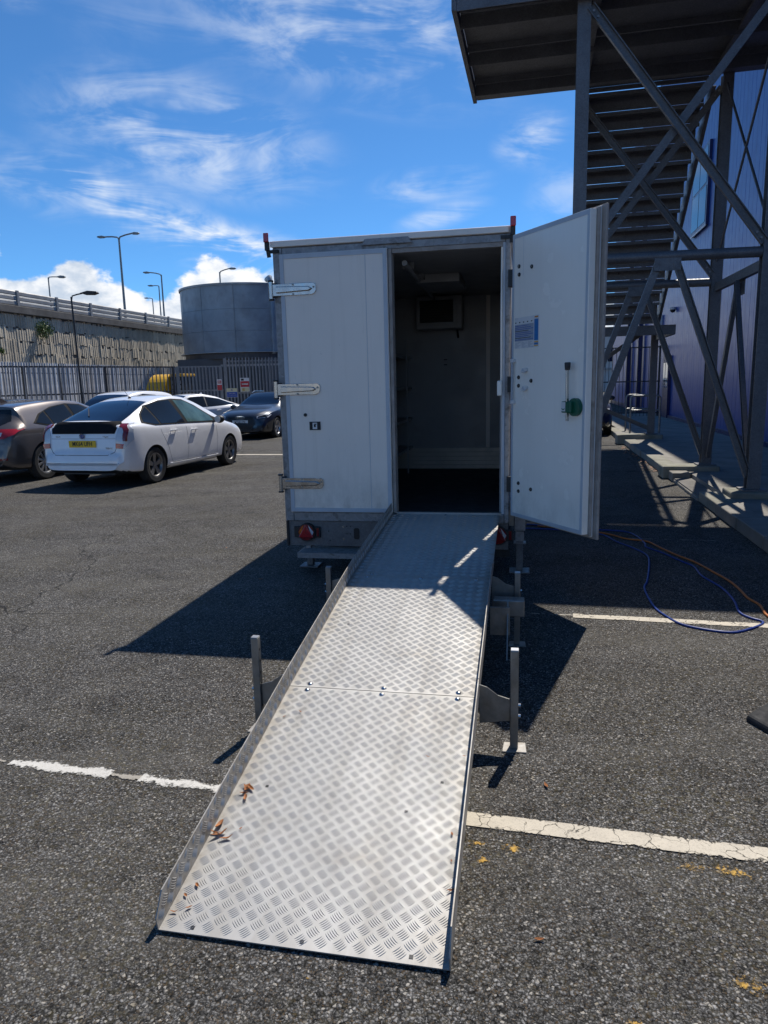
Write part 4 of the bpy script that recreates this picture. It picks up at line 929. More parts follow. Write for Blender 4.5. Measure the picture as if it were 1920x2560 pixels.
# ------------------------------------------------------------------ cars (local x forward from the rear axle, y left, z up)
def pchip(pts, xs):
    x = np.array([p[0] for p in pts], float); y = np.array([p[1] for p in pts], float); h = np.diff(x); d = np.diff(y) / h
    m = np.zeros_like(y); m[0], m[-1] = d[0], d[-1]
    for i in range(1, len(x) - 1):
        if d[i - 1] * d[i] > 0: w1, w2 = 2 * h[i] + h[i - 1], h[i] + 2 * h[i - 1]; m[i] = (w1 + w2) / (w1 / d[i - 1] + w2 / d[i])
    xs = np.clip(xs, x[0], x[-1]); k = np.clip(np.searchsorted(x, xs) - 1, 0, len(h) - 1); t = (xs - x[k]) / h[k]
    return y[k] * (1 + 2 * t) * (1 - t) ** 2 + h[k] * m[k] * t * (1 - t) ** 2 + y[k + 1] * t * t * (3 - 2 * t) + h[k] * m[k + 1] * t * t * (t - 1)
WELL = RUBBER
def cyl_obj(x, y0, y1, z, r):
    me = MB().cyl((x, y0, z), (x, y1, z), r, 36).mesh('cut', None); return me
class Car:
    def __init__(s, name, label, sp, loc, az, paint, cat='car'):
        s.sp = sp; s.ro = sp['ro']; s.root = thing(name, label, cat, loc, math.atan2(math.cos(az), math.sin(az)))
        L, W = sp['L'], sp['W']; hw = W / 2; s.hw = hw
        xs = sorted(set([round(v, 3) for v in list(np.linspace(0, .3, 9)) + list(np.linspace(.3, L - .3, 46)) + list(np.linspace(L - .3, L, 9)) + [p[0] for p in sp['top']]])); xs = np.array(xs)
        zt = pchip(sp['top'], xs); zs = np.minimum(pchip(sp['belt'], xs), zt - .075); wf = pchip(sp['wid'], xs) * hw; wr = pchip(sp['roofw'], xs) * hw; zb = pchip(sp['bot'], xs)
        zs = np.maximum(zs, zb + .12); verts = []; nring = None
        for i, x in enumerate(xs):
            w_, b, st_, t_, r = wf[i], zb[i], zs[i], zt[i], min(wr[i], wf[i] * .9); bx = w_ * .955
            c = [(0, b), (w_ * .7, b), (w_ * .92, b + .03), (w_ * .98, b + .12), (w_, b + (st_ - b) * .55), (w_ * .992, st_ - .10), (bx, st_), (bx + (r - bx) * .5 + .012, st_ + (t_ - .06 - st_) * .5), (r, t_ - .055), (r * .82, t_ - .02), (r * .42, t_ - .004), (0, t_)]
            c = [Vector((a, b_)) for a, b_ in c]; pts = []
            for j in range(len(c) - 1):
                p0 = c[j - 1] if j else c[0]; p3 = c[j + 2] if j + 2 < len(c) else c[-1]
                for q in range(4):
                    t = q / 4; a = .5 * ((2 * c[j]) + (c[j + 1] - p0) * t + (2 * p0 - 5 * c[j] + 4 * c[j + 1] - p3) * t * t + (3 * c[j] - p0 - 3 * c[j + 1] + p3) * t ** 3); pts.append(a)
            pts.append(c[-1]); half = [(p.x, p.y) for p in pts]; half[0] = (0, half[0][1])
            ring = half + [(-a, b_) for a, b_ in half[-2:0:-1]]; nring = len(ring)
            verts += [(x - s.ro, a, b_) for a, b_ in ring]
        fs = []; n = nring
        for i in range(len(xs) - 1):
            for j in range(n): fs.append((i * n + j, i * n + (j + 1) % n, (i + 1) * n + (j + 1) % n, (i + 1) * n + j))
        fs += [tuple(range(n)), tuple((len(xs) - 1) * n + j for j in range(n - 1, -1, -1))]
        mb = MB().add(verts, fs); me = mb.mesh('body', paint)
        s.bvh = BVHTree.FromPolygons([v.co[:] for v in me.vertices], [tuple(p.vertices) for p in me.polygons])
        tmp = bpy.data.objects.new('tmp', me); COL.objects.link(tmp); cuts = []
        r = sp['r']; s.axles = (0.0, sp['wb'])
        for ax in s.axles:
            for sd_ in (-1, 1):
                cme = cyl_obj(ax, sd_ * (hw - .27), sd_ * (hw + .2), r * .98, r + .045); co = bpy.data.objects.new('cut', cme); COL.objects.link(co); cuts.append(co)
                md = tmp.modifiers.new('b', 'BOOLEAN'); md.operation = 'DIFFERENCE'; md.solver = 'EXACT'; md.object = co
        dg = bpy.context.evaluated_depsgraph_get(); nm = bpy.data.meshes.new_from_object(tmp.evaluated_get(dg)); nm.name = 'body'
        for o in cuts + [tmp]: bpy.data.objects.remove(o)
        nm.materials.clear(); nm.materials.append(paint); nm.materials.append(WELL)
        for p in nm.polygons:
            c = p.center; p.use_smooth = True
            if p.normal.z < -.75: p.material_index = 1
            for ax in s.axles:
                if (c.x - ax) ** 2 + (c.z - r * .98) ** 2 < (r + .044) ** 2 and abs(c.y) < hw * .985 and (abs(p.normal.y) < .4 or abs(c.y) < hw - .2): p.material_index = 1
        nm.set_sharp_from_angle(angle=R(42)); s.body = link('body', nm, s.root)
        for ax in s.axles:
            for sd_ in (-1, 1): s.wheel(ax, sd_, r)
    def wheel(s, ax, sd_, r):
        sp = s.sp; y = sd_ * (s.hw - .105); rr = r * .66
        def fn(a, b, h): return (ax + a, y + sd_ * h, r + b)
        w_ = MB().lathe([(rr, -.09), (r * .93, -.10), (r * .985, -.07), (r, 0), (r * .985, .065), (r * .92, .092), (rr + .012, .088), (rr, .07)], fn, 40).to('wheel', RUBBER, s.root, smooth=True)
        rm = sp.get('alloy', ALLOY); ns = sp.get('spokes', 5)
        MB().lathe([(rr - .004, -.085), (rr, .07), (rr + .006, .083), (rr - .014, .080), (rr - .03, .04)], fn, 40).to('rim', rm, w_, smooth=True)
        MB().cyl(fn(0, 0, -.02), fn(0, 0, .0), rr - .012, 24).to('brake_disc', PALD, w_)
        spm = MB()
        for i in range(ns):
            a = 2 * math.pi * i / ns + .3; ca, sa = math.cos(a), math.sin(a); wd = sp.get('spw', .055)
            pts = [(.03, -wd * .55, .055), (.03, wd * .55, .055), (rr - .012, wd, .066), (rr - .012, -wd, .066)]
            top = [fn(u * ca - q * sa, u * sa + q * ca, h) for u, q, h in pts]; bot = [fn(u * ca - q * sa, u * sa + q * ca, h - .03) for u, q, h in pts]
            spm.add(top + bot, [(0, 1, 2, 3), (7, 6, 5, 4), (0, 1, 5, 4), (1, 2, 6, 5), (2, 3, 7, 6), (3, 0, 4, 7)])
        spm.to('spokes', rm, w_, bevel=.004)
        MB().cyl(fn(0, 0, .03), fn(0, 0, .063), .045, 16).to('hub_cap', rm, w_)
    def hit(s, o, d):
        h = s.bvh.ray_cast(Vector(o), Vector(d))
        if h[0] is None:
            h = s.bvh.find_nearest(Vector(o) + Vector(d) * 3)
        return h[0], (h[1] if h[1].dot(Vector(d)) < 0 else -h[1])
    def proj(s, view, u, v):
        L = s.sp['L'] - s.ro
        if view == 'L': return s.hit((u - s.ro, 3, v), (0, -1, 0))
        if view == 'R': return s.hit((u - s.ro, -3, v), (0, 1, 0))
        if view == 'rear': return s.hit((-3 - s.ro, u, v), (1, 0, 0))
        if view == 'front': return s.hit((L + 3, u, v), (-1, 0, 0))
        return s.hit((u - s.ro, v, 4), (0, 0, -1))
    def patch(s, name, mat, view, poly, off=.004, par=None, thick=.014, maxe=.09, smooth_poly=0):
        P = [Vector(p) for p in poly]
        for _ in range(smooth_poly):
            q = []
            for i in range(len(P)): a, b = P[i], P[(i + 1) % len(P)]; q += [a * .8 + b * .2, a * .2 + b * .8]
            P = q
        bm = bmesh.new(); vs = [bm.verts.new((p.x, p.y, 0)) for p in P]; bm.faces.new(vs); bmesh.ops.triangulate(bm, faces=bm.faces[:])
        for _ in range(7):
            e = [e for e in bm.edges if e.calc_length() > maxe]
            if not e: break
            bmesh.ops.subdivide_edges(bm, edges=e, cuts=1); bmesh.ops.triangulate(bm, faces=[f for f in bm.faces if len(f.verts) > 3])
        bnd = [v.is_boundary for v in bm.verts]; bm.verts.index_update(); nrm = {}
        for v in bm.verts:
            h, n = s.proj(view, v.co.x, v.co.y); nrm[v.index] = n; v.co = h + n * off
        be = [e for e in bm.edges if e.is_boundary]
        ext = {}
        for e in be:
            for v in e.verts:
                if v.index not in ext: ext[v.index] = (v, v.co - nrm[v.index] * thick)
        new = {i: bm.verts.new(c) for i, (v, c) in ext.items()}
        for e in be:
            a, b = e.verts
            try: bm.faces.new((a, b, new[b.index], new[a.index]))
            except ValueError: pass
        bmesh.ops.recalc_face_normals(bm, faces=bm.faces[:])
        me = bpy.data.meshes.new(name); bm.to_mesh(me); bm.free(); me.materials.append(mat)
        for p in me.polygons: p.use_smooth = True
        me.set_sharp_from_angle(angle=R(40))
        return link(name, me, par or s.root)
    def both(s, name, mat, poly, **kw):
        return [s.patch(name, mat, v, poly, **kw) for v in ('L', 'R')]
    def sym(s, name, mat, view, poly, **kw):
        s.patch(name, mat, view, poly, **kw); s.patch(name, mat, view, [(-u, v) if view in ('rear', 'front') else (u, -v) for u, v in poly], **kw)
    def seam(s, view, pts, wd=.006, mat=None, name='panel_gap', off=.0012):
        dense = []
        for a, b in zip(pts[:-1], pts[1:]):
            n = max(1, int((Vector(b) - Vector(a)).length / .05)); dense += [Vector(a).lerp(Vector(b), i / n) for i in range(n)]
        dense.append(Vector(pts[-1])); mb = MB(); vs = []
        for i, p in enumerate(dense):
            t = (dense[min(i + 1, len(dense) - 1)] - dense[max(i - 1, 0)]).normalized(); q = Vector((-t.y, t.x)) * wd / 2
            for e in (p - q, p + q): h, n = s.proj(view, e.x, e.y); vs.append(h + n * off)
        mb.add(vs, [(2 * i, 2 * i + 2, 2 * i + 3, 2 * i + 1) for i in range(len(dense) - 1)]).to(name, mat or INK, s.body)
    def handle(s, x, z, mat):
        for sd_, v in ((1, 'L'), (-1, 'R')):
            h, n = s.proj(v, x, z); MB().beam(h + n * .025 - Vector((.09, 0, 0)), h + n * .025 + Vector((.09, 0, 0)), .022, .03).to('door_handle', mat, s.root, bevel=.008)
            for dx in (-.075, .075): MB().cyl(h + Vector((dx, 0, 0)) - n * .01, h + Vector((dx, 0, 0)) + n * .02, .012, 8).to('handle_mount', mat, s.root)
    def mirror(s, x, z, mat, cap=None):
        for sd_, v in ((1, 'L'), (-1, 'R')):
            h, n = s.proj(v, x, z); c = h + Vector((.02, sd_ * .13, .05))
            mb = MB(); mb.lathe([(0, -.075), (.05, -.07), (.085, -.035), (.095, .01), (.085, .05), (.05, .072), (0, .078)], lambda a, b, hh: c + Vector((hh * .9, a * 1.15, b * .82)), 16)
            m_ = mb.to('wing_mirror', cap or mat, s.root, smooth=True); MB().beam(h - n * .01, c, .05, .03).to('mirror_arm', BLACK, m_)
            MB().cyl(c + Vector((-.075, 0, 0)), c + Vector((-.066, 0, 0)), .062, 16).to('mirror_glass', CLEAR, m_)
    def plate(s, end, z, mat, txt, wd=.52, yoff=0, tilt=0):
        h, n = s.proj(end, yoff, z); x = h.x + (-.012 if end == 'rear' else .012); sg = -1 if end == 'rear' else 1
        o = B(min(x, x + sg * .006), max(x, x + sg * .006), yoff - wd / 2, yoff + wd / 2, z - .056, z + .056).to('number_plate', mat, s.root, bevel=.002)
        F_ = frame(Vector((0, sg, 0)), Vector((0, 0, 1)), Vector((sg, 0, 0)), Vector((x + sg * .0075, yoff, z)))
        text_mesh(txt, .105, F_, INK, 'plate_lettering', o, .0008, .80)
    def hoop(s, c, axis, r1, r2, tr_, mat, name, par=None):
        """ring of radii r1 (across) and r2 (up) on a front or rear face"""
        s.tube = MB().tube([c + Vector((0, r1 * math.cos(t), r2 * math.sin(t))) for t in [i * 2 * math.pi / 24 for i in range(25)]], tr_, 6)
        return s.tube.to(name, mat, par or s.root, smooth=True)

def spec(L, W, ro, wb_, r, top, belt, bot_z=.20, roof=.66, hood=.80, tailw=.86, nose=.72, xc=(1.0, 2.6), **kw):
    d = dict(L=L, W=W, ro=ro, wb=wb_, r=r, top=top, belt=belt,
             wid=[(0, tailw - .06), (.06, tailw), (.18, .945), (.45, .99), (1.1, 1.0), (L - 1.1, 1.0), (L - .55, .965), (L - .25, .90), (L - .08, nose + .08), (L, nose)],
             roofw=[(0, .70), (.3, .70), (xc[0], roof), ((xc[0] + xc[1]) / 2, roof + .01), (xc[1], roof), (xc[1] + .85, .80), (L - .6, hood), (L, .55)],
             bot=[(0, bot_z + .10), (.25, bot_z + .02), (.6, bot_z), (L - .6, bot_z - .01), (L - .2, bot_z), (L, bot_z + .06)])
    d.update(kw); return d
HATCH = spec(4.46, 1.745, .83, 2.70, .312,
             [(0, .56), (.03, .60), (.07, .64), (.09, .86), (.13, 1.00), (.18, 1.085), (.28, 1.115), (.7, 1.255), (1.2, 1.40), (1.65, 1.475), (1.95, 1.49), (2.3, 1.465), (2.65, 1.385), (3.1, 1.20), (3.55, 1.005), (3.9, .91), (4.2, .80), (4.36, .69), (4.43, .58), (4.46, .46)],
             [(0, .52), (.1, .86), (.3, 1.02), (.8, 1.0), (1.5, .985), (2.6, .945), (3.2, .92), (3.7, .86), (4.2, .70), (4.46, .40)], .205, .64, xc=(1.1, 2.55), alloy=ALLOY_D, spokes=5, spw=.05)
# ---- white hatchback
pr = Car('parked_car', 'white five door hatchback with black spoiler panel and yellow rear plate', HATCH, (0, 0, 0), R(15.6), PW)
_d = Vector((math.sin(R(15.6)), math.cos(R(15.6)), 0)); _r = Vector((_d.y, -_d.x, 0))
pr.root.location = Vector((-3.97, 12.10, 0)) - _r * .80
pr.both('window_surround', MATTE, [(.60, 1.045), (.78, 1.19), (1.02, 1.315), (1.45, 1.395), (1.85, 1.415), (2.2, 1.395), (2.58, 1.27), (2.98, 1.05), (3.28, .94), (3.0, .925), (1.9, .965), (.92, .985)], off=.009, thick=.03, maxe=.06)
pr.both('quarter_glass', GLASS, [(.66, 1.05), (.80, 1.18), (1.02, 1.29), (1.05, 1.0), (.93, 1.0)], off=.013, maxe=.07)
pr.both('side_glass', GLASS, [(1.10, 1.0), (1.06, 1.31), (1.45, 1.375), (1.74, 1.392), (1.86, .985)], off=.013, maxe=.07)
pr.both('side_glass', pm('greenish_side_glass', (.07, .12, .10), .08, 0, .35, 4), [(1.97, .982), (1.87, 1.385), (2.2, 1.372), (2.55, 1.25), (2.90, 1.05), (2.94, .955)], off=.013, maxe=.07)
pr.patch('rear_glass', GLASS_B, 'top', [(.27, -.60), (.60, -.575), (1.22, -.49), (1.27, 0), (1.22, .49), (.60, .575), (.27, .60), (.255, 0)], off=.004)
pr.patch('windscreen', GLASS, 'top', [(2.55, -.52), (3.45, -.63), (3.58, 0), (3.45, .63), (2.55, .52), (2.50, 0)], off=.004)
pr.patch('spoiler_panel', MATTE, 'rear', [(-.60, .90), (.60, .90), (.645, 1.05), (.58, 1.085), (-.58, 1.085), (-.645, 1.05)], off=.012, thick=.04)
for sg in (-1, 1):
    pr.patch('tail_lamp', CLEAR, 'rear', [(sg * u, v) for u, v in ((.63, .66), (.78, .655), (.845, .80), (.835, .96), (.76, 1.05), (.675, 1.045), (.63, .86))][::sg], off=.012, thick=.03, maxe=.04)
    pr.patch('red_lens', RED, 'rear', [(sg * u, v) for u, v in ((.635, .665), (.755, .66), (.77, .735), (.64, .745))][::sg], off=.026, thick=.02, maxe=.035)
    pr.patch('red_lens', REDD, 'rear', [(sg * u, v) for u, v in ((.660, 1.0), (.715, .985), (.755, .93), (.755, .78), (.80, .775), (.805, .95), (.755, 1.035), (.66, 1.038))][::sg], off=.026, thick=.02, maxe=.035)
pr.seam('rear', [(-.63, .66), (-.60, .60), (-.50, .555), (.50, .555), (.60, .60), (.63, .66)], .008)
pr.seam('rear', [(-.62, .82), (.62, .82)], .005)
for v in ('L', 'R'):
    pr.seam(v, [(1.86, .96), (1.90, .6), (1.86, .30)]); pr.seam(v, [(1.02, .97), (1.06, .85), (1.22, .62), (1.30, .40), (1.36, .30)]); pr.seam(v, [(2.98, .92), (3.0, .6), (2.96, .30)]); pr.seam(v, [(1.36, .30), (2.96, .30)], .01)
    pr.patch('sill_skirt', PW, v, [(1.28, .215), (3.02, .215), (3.02, .285), (1.28, .295)], off=.014, thick=.02)
pr.handle(1.42, .87, PW); pr.handle(2.12, .84, PW); pr.mirror(2.92, .93, BLACK)
pr.plate('rear', .735, PLATE_Y, 'MK64 UFH')
h, n_ = pr.proj('rear', 0, .86); ce = h + Vector((-.008, 0, 0))
MB().lathe([(0, .010), (.030, .008), (.042, .0)], lambda a, b, hh: ce + Vector((-hh, a * 1.15, b)), 20).to('badge', BLUE_S, pr.root, smooth=True)
pr.hoop(ce + Vector((-.012, 0, 0)), 0, .05, .042, .0035, CHROME, 'badge_ring'); pr.hoop(ce + Vector((-.012, 0, 0)), 0, .019, .040, .003, CHROME, 'badge_ring'); pr.hoop(ce + Vector((-.012, 0, .015)), 0, .038, .018, .003, CHROME, 'badge_ring')
F_ = lambda y, z: frame(Vector((0, -1, 0)), Vector((0, 0, 1)), Vector((-1, 0, 0)), Vector((pr.proj('rear', y, z)[0].x - .004, y, z)))
text_mesh('PRIUS', .035, F_(.48, .852), CHROME, 'rear_lettering', pr.root, .001); text_mesh('Hybrid', .045, F_(-.50, .665), CHROME, 'rear_lettering', pr.root, .001); text_mesh('T Spirit', .036, F_(-.44, .852), CHROME, 'rear_lettering', pr.root, .001)
h, n_ = pr.proj('top', 1.45, 0); MB().tube([h, h + Vector((-.03, 0, .03)), h + Vector((-.16, 0, .16))], .004, 6).to('aerial', BLACK, pr.root); MB().lathe([(.03, 0), (.022, .02), (0, .026)], lambda a, b, hh: h + Vector((a, b, hh)), 10).to('aerial_base', BLACK, pr.root)
h, n_ = pr.proj('top', .42, .10); MB().beam(h + Vector((0, 0, .014)), pr.proj('top', .82, .40)[0] + Vector((0, 0, .014)), .018, .012).to('rear_wiper', BLACK, pr.root)
B(-.66, -.2, -.5, .5, .22, .30).to('exhaust_box', PALD, pr.root)
# ---- taupe hatchback beside it
MZ = spec(4.46, 1.795, .86, 2.70, .335,
          [(0, .58), (.03, .64), (.06, .90), (.12, .99), (.30, 1.14), (.48, 1.30), (.50, 1.36), (.62, 1.385), (1.1, 1.43), (1.7, 1.455), (2.2, 1.425), (2.6, 1.32), (3.2, 1.06), (3.45, .99), (4.1, .86), (4.36, .72), (4.46, .5)],
          [(0, .52), (.1, .82), (.4, .98), (.9, .985), (1.5, .955), (2.8, .91), (3.4, .88), (4.1, .72), (4.46, .42)], .215, .655, xc=(1.0, 2.4), alloy=ALLOY, spokes=10, spw=.026)
mz = Car('parked_car', 'metallic taupe hatchback with long red tail lamps beside the white hatchback', MZ, (0, 0, 0), R(14.5), PB)
_d = Vector((math.sin(R(14.5)), math.cos(R(14.5)), 0)); _r = Vector((_d.y, -_d.x, 0)); mz.root.location = Vector((-6.32, 13.02, 0)) - _r * .80
mz.both('window_surround', MATTE, [(.70, 1.045), (.95, 1.20), (1.35, 1.315), (1.8, 1.365), (2.25, 1.335), (2.62, 1.20), (3.0, .965), (1.9, .945), (1.0, .985)], off=.009, thick=.03, maxe=.06)
mz.both('side_glass', GLASS, [(.76, 1.045), (.97, 1.18), (1.10, 1.23), (1.15, 1.0), (1.02, 1.0)], off=.013, maxe=.07); mz.both('side_glass', GLASS, [(1.20, .995), (1.15, 1.245), (1.4, 1.305), (1.76, 1.345), (1.86, .96)], off=.013, maxe=.07); mz.both('side_glass', GLASS, [(1.94, .957), (1.86, 1.345), (2.2, 1.32), (2.55, 1.195), (2.92, .975)], off=.013, maxe=.07)
mz.patch('rear_glass', GLASS, 'rear', [(-.55, 1.02), (.55, 1.02), (.66, 1.10), (.55, 1.30), (-.55, 1.30), (-.66, 1.10)], off=.004); mz.patch('windscreen', GLASS, 'top', [(2.35, -.52), (3.25, -.66), (3.4, 0), (3.25, .66), (2.35, .52)], off=.004)
for sg in (-1, 1):
    mz.patch('tail_lamp', RED, 'rear', [(sg * u, v) for u, v in ((.40, .80), (.70, .80), (.83, .87), (.86, .96), (.60, .965), (.40, .93))][::sg], off=.012, thick=.03)
    mz.patch('lamp_insert', CLEAR, 'rear', [(sg * u, v) for u, v in ((.58, .845), (.66, .845), (.66, .905), (.58, .905))][::sg], off=.016, thick=.01)
    mz.patch('reflector', REDD, 'rear', [(sg * u, v) for u, v in ((.58, .42), (.76, .43), (.76, .47), (.58, .46))][::sg], off=.006)
mz.seam('rear', [(-.78, .72), (.78, .72)], .007); mz.patch('lower_valance', BLACK, 'rear', [(-.72, .30), (.72, .30), (.68, .40), (-.68, .40)], off=.008)
for v in ('L', 'R'): mz.seam(v, [(1.88, .94), (1.92, .6), (1.88, .30)]); mz.seam(v, [(1.05, .96), (1.12, .8), (1.34, .5), (1.38, .30)])
mz.handle(1.45, .84, PB); mz.handle(2.15, .80, PB); mz.mirror(2.9, .92, PB)
h, n_ = mz.proj('top', .95, 0); MB().prism([(-.12, -.004), (.12, -.004), (-.06, .075), (-.10, .08)], lambda u, v_, d: h + Vector((u, d, v_)), -.012, .012).to('fin_aerial', PB, mz.root, bevel=.004)
# ---- dark grey saloon-nosed hatch facing the camera
AU = spec(4.31, 1.785, .80, 2.636, .325,
          [(0, .60), (.04, .66), (.08, .92), (.25, 1.12), (.45, 1.33), (.9, 1.40), (1.5, 1.432), (2.0, 1.405), (2.35, 1.30), (2.95, 1.02), (3.1, .985), (3.7, .91), (4.05, .83), (4.2, .76), (4.27, .68), (4.31, .45)],
          [(0, .52), (.1, .84), (.4, .96), (1.5, .935), (2.8, .90), (3.4, .85), (4.0, .72), (4.31, .42)], .19, .655, nose=.78, xc=(.9, 2.2), alloy=ALLOY, spokes=5, spw=.05)
au = Car('parked_car', 'dark grey hatchback facing out with hexagonal black grille and white front plate', AU, (0, 0, 0), R(194), PG)
_f = Vector((math.sin(R(194)), math.cos(R(194)), 0)); _l = Vector((-_f.y, _f.x, 0))
au.root.location = Vector((-3.36, 22.30, 0)) - _l * .80 - _f * 2.636
au.patch('windscreen', GLASS_B, 'top', [(2.10, -.54), (2.80, -.68), (2.98, 0), (2.80, .68), (2.10, .54), (2.06, 0)], off=.004)
au.both('side_glass', GLASS, [(.75, .98), (.9, 1.22), (1.5, 1.335), (1.95, 1.31), (2.3, 1.19), (2.68, .95), (1.6, .955)], off=.004)
gp = [(-.36, .30), (.36, .30), (.50, .50), (.44, .68), (.38, .705), (-.38, .705), (-.44, .68), (-.50, .50)]
au.patch('grille_frame', PALD, 'front', gp, off=.010, thick=.03)
gr_ = au.patch('grille', BLACK, 'front', [(u * .94, .50 + (v - .50) * .92) for u, v in gp], off=.014, thick=.01)
for z in (.36, .42, .62, .66): au.seam('front', [(-.40, z), (.40, z)], .012, INK, 'grille_bar', .020)
au.sym('headlamp', CLEAR, 'front', [(.53, .64), (.80, .66), (.835, .74), (.72, .755), (.52, .70)], off=.008); au.sym('headlamp_mask', GLASS, 'front', [(.55, .655), (.76, .67), (.79, .72), (.70, .735), (.55, .695)], off=.012, thick=.006)
au.sym('air_intake', BLACK, 'front', [(.54, .28), (.80, .31), (.80, .45), (.56, .42)], off=.008)
au.plate('front', .535, PLATE_W, 'MT68 LPX')
h, n_ = au.proj('front', 0, .665)
for i in range(4): au.hoop(h + Vector((.028, (i - 1.5) * .066, 0)), 0, .042, .042, .0055, CHROME, 'badge_ring')
au.mirror(2.62, .90, PG); au.handle(1.3, .82, PG)
for sd_ in (-1, 1): MB().tube([(.2, sd_ * .56, 1.375), (.3, sd_ * .565, 1.44), (1.0, sd_ * .57, 1.455), (1.25, sd_ * .57, 1.40)], .016, 6).to('roof_rail', CHROME, au.root)
# ---- white coupe-like car turned towards the gate
CO = spec(4.6, 1.80, .90, 2.70, .33,
          [(0, .60), (.04, .68), (.08, .95), (.3, 1.03), (.8, 1.18), (1.3, 1.34), (1.9, 1.42), (2.3, 1.39), (2.65, 1.28), (3.2, 1.03), (3.4, .98), (4.0, .90), (4.4, .76), (4.55, .62), (4.6, .45)],
          [(0, .52), (.1, .85), (.4, .98), (1.5, .955), (2.9, .915), (3.5, .87), (4.2, .70), (4.6, .40)], .20, .63, xc=(1.2, 2.5), alloy=ALLOY)
co = Car('parked_car', 'white sloping roof car with black side windows parked by the gate', CO, (-5.75, 24.6, 0), R(222), PW)
co.patch('windscreen', GLASS_B, 'top', [(2.40, -.52), (3.10, -.66), (3.28, 0), (3.10, .66), (2.40, .52), (2.36, 0)], off=.004)
co.both('side_glass', GLASS, [(.62, 1.03), (1.2, 1.235), (1.85, 1.33), (2.3, 1.31), (2.62, 1.19), (3.0, .965), (1.8, .985)], off=.004)
for v in ('L', 'R'): co.seam(v, [(1.86, .97), (1.9, .6), (1.86, .3)]); co.patch('window_pillar', BLACK, v, [(1.80, .985), (1.84, .985), (1.80, 1.32), (1.76, 1.32)], off=.007)
co.sym('headlamp', CLEAR, 'front', [(.50, .62), (.78, .66), (.80, .74), (.50, .69)], off=.008); co.patch('grille', BLACK, 'front', [(-.45, .46), (.45, .46), (.50, .66), (-.50, .66)], off=.008)
co.mirror(2.85, .93, BLACK); co.handle(1.4, .86, PW); co.handle(2.1, .84, PW)
h, n_ = co.proj('top', 1.5, 0); MB().prism([(-.1, -.004), (.1, -.004), (-.05, .07)], lambda u, v_, d: h + Vector((u, d, v_)), -.012, .012).to('fin_aerial', PW, co.root)
# ---- plain cars further back
SU = spec(4.4, 1.82, .85, 2.65, .34,
          [(0, .62), (.04, .72), (.08, 1.0), (.2, 1.25), (.4, 1.46), (.9, 1.545), (1.6, 1.57), (2.2, 1.52), (2.6, 1.38), (3.05, 1.12), (3.3, 1.07), (4.0, .98), (4.3, .8), (4.4, .5)],
          [(0, .55), (.1, .9), (.4, 1.06), (1.5, 1.03), (2.8, 1.0), (3.4, .95), (4.1, .76), (4.4, .45)], .24, .68, xc=(.8, 2.3), alloy=ALLOY)
def plain(label, sp, loc, az, paint_):
    c = Car('parked_car', label, sp, loc, az, paint_); L = sp['L']
    xt = [p[0] for p in sp['top'] if p[1] > max(q[1] for q in sp['top']) - .1]
    zmax = max(q[1] for q in sp['top']); zb0 = float(pchip(sp['belt'], np.array([1.6]))[0]) + .02
    c.both('side_glass', GLASS, [(.62, zb0 + .03), (.85, zmax - .26), (1.3, zmax - .14), (1.85, zmax - .10), (2.25, zmax - .16), (2.55, zmax - .30), (2.95, zb0), (1.8, zb0)], off=.004)
    c.patch('windscreen', GLASS_B, 'top', [(2.38, -.54), (2.95, -.68), (3.1, 0), (2.95, .68), (2.38, .54)], off=.004)
    c.patch('rear_glass', GLASS, 'rear', [(-.58, zb0 + .06), (.58, zb0 + .06), (.5, zmax - .17), (-.5, zmax - .17)], off=.004)
    c.sym('headlamp', CLEAR, 'front', [(.5, .64), (.78, .67), (.78, .76), (.5, .72)], off=.008); c.sym('tail_lamp', RED, 'rear', [(.58, .72), (.80, .74), (.78, .96), (.62, .95)], off=.008)
    c.patch('grille', BLACK, 'front', [(-.45, .46), (.45, .46), (.48, .66), (-.48, .66)], off=.008); c.mirror(2.8, zb0, paint_); c.handle(1.4, zb0 - .1, paint_); c.handle(2.1, zb0 - .12, paint_)
    return c
plain('tall white car mostly hidden behind the white hatchback', SU, (-7.3, 22.0, 0), R(198), PW)
plain('black car behind the taupe hatchback', MZ, (-9.6, 16.9, 0), R(14), PK)
plain('white tall car behind the black car by the dark fence', SU, (-12.35, 19.3, 0), R(40), PW)
plain('dark car standing past the far stair column', MZ, tuple(wb(1.15, 24.0)), R(192), PK)
plain('white car far past the walkway fence', SU, tuple(wb(2.3, 52.0)), R(260), PW)
# ------------------------------------------------------------------ cables on the tarmac
def smooth_path(p, z, n=6):
    p = [Vector((a, b, z)) for a, b in p]; o = []
    for i in range(len(p) - 1):
        a, b, c, d = p[max(i - 1, 0)], p[i], p[i + 1], p[min(i + 2, len(p) - 1)]
        for j in range(n):
            t = j / n; o.append(.5 * (2 * b + (c - a) * t + (2 * a - 5 * b + 4 * c - d) * t * t + (3 * b - a - 3 * c + d) * t ** 3))
    o.append(p[-1]); return o
blue = [(1.5, 7.5), (2.05, 7.3), (2.25, 7.08), (2.29, 6.76), (2.36, 6.45), (2.38, 6.18), (2.28, 5.86), (2.08, 5.37), (1.98, 5.16), (1.89, 4.74), (1.89, 4.52), (1.93, 4.35), (2.05, 4.24), (2.18, 4.19), (2.31, 4.24), (2.43, 4.32), (2.46, 4.38), (2.42, 4.45), (2.41, 4.57), (2.5, 4.83), (2.56, 5.14), (2.56, 5.47), (2.62, 5.75), (2.59, 5.95), (2.55, 6.25), (2.49, 6.49), (2.53, 6.63), (2.57, 6.94), (2.53, 7.19), (2.32, 7.31), (1.6, 7.7)]
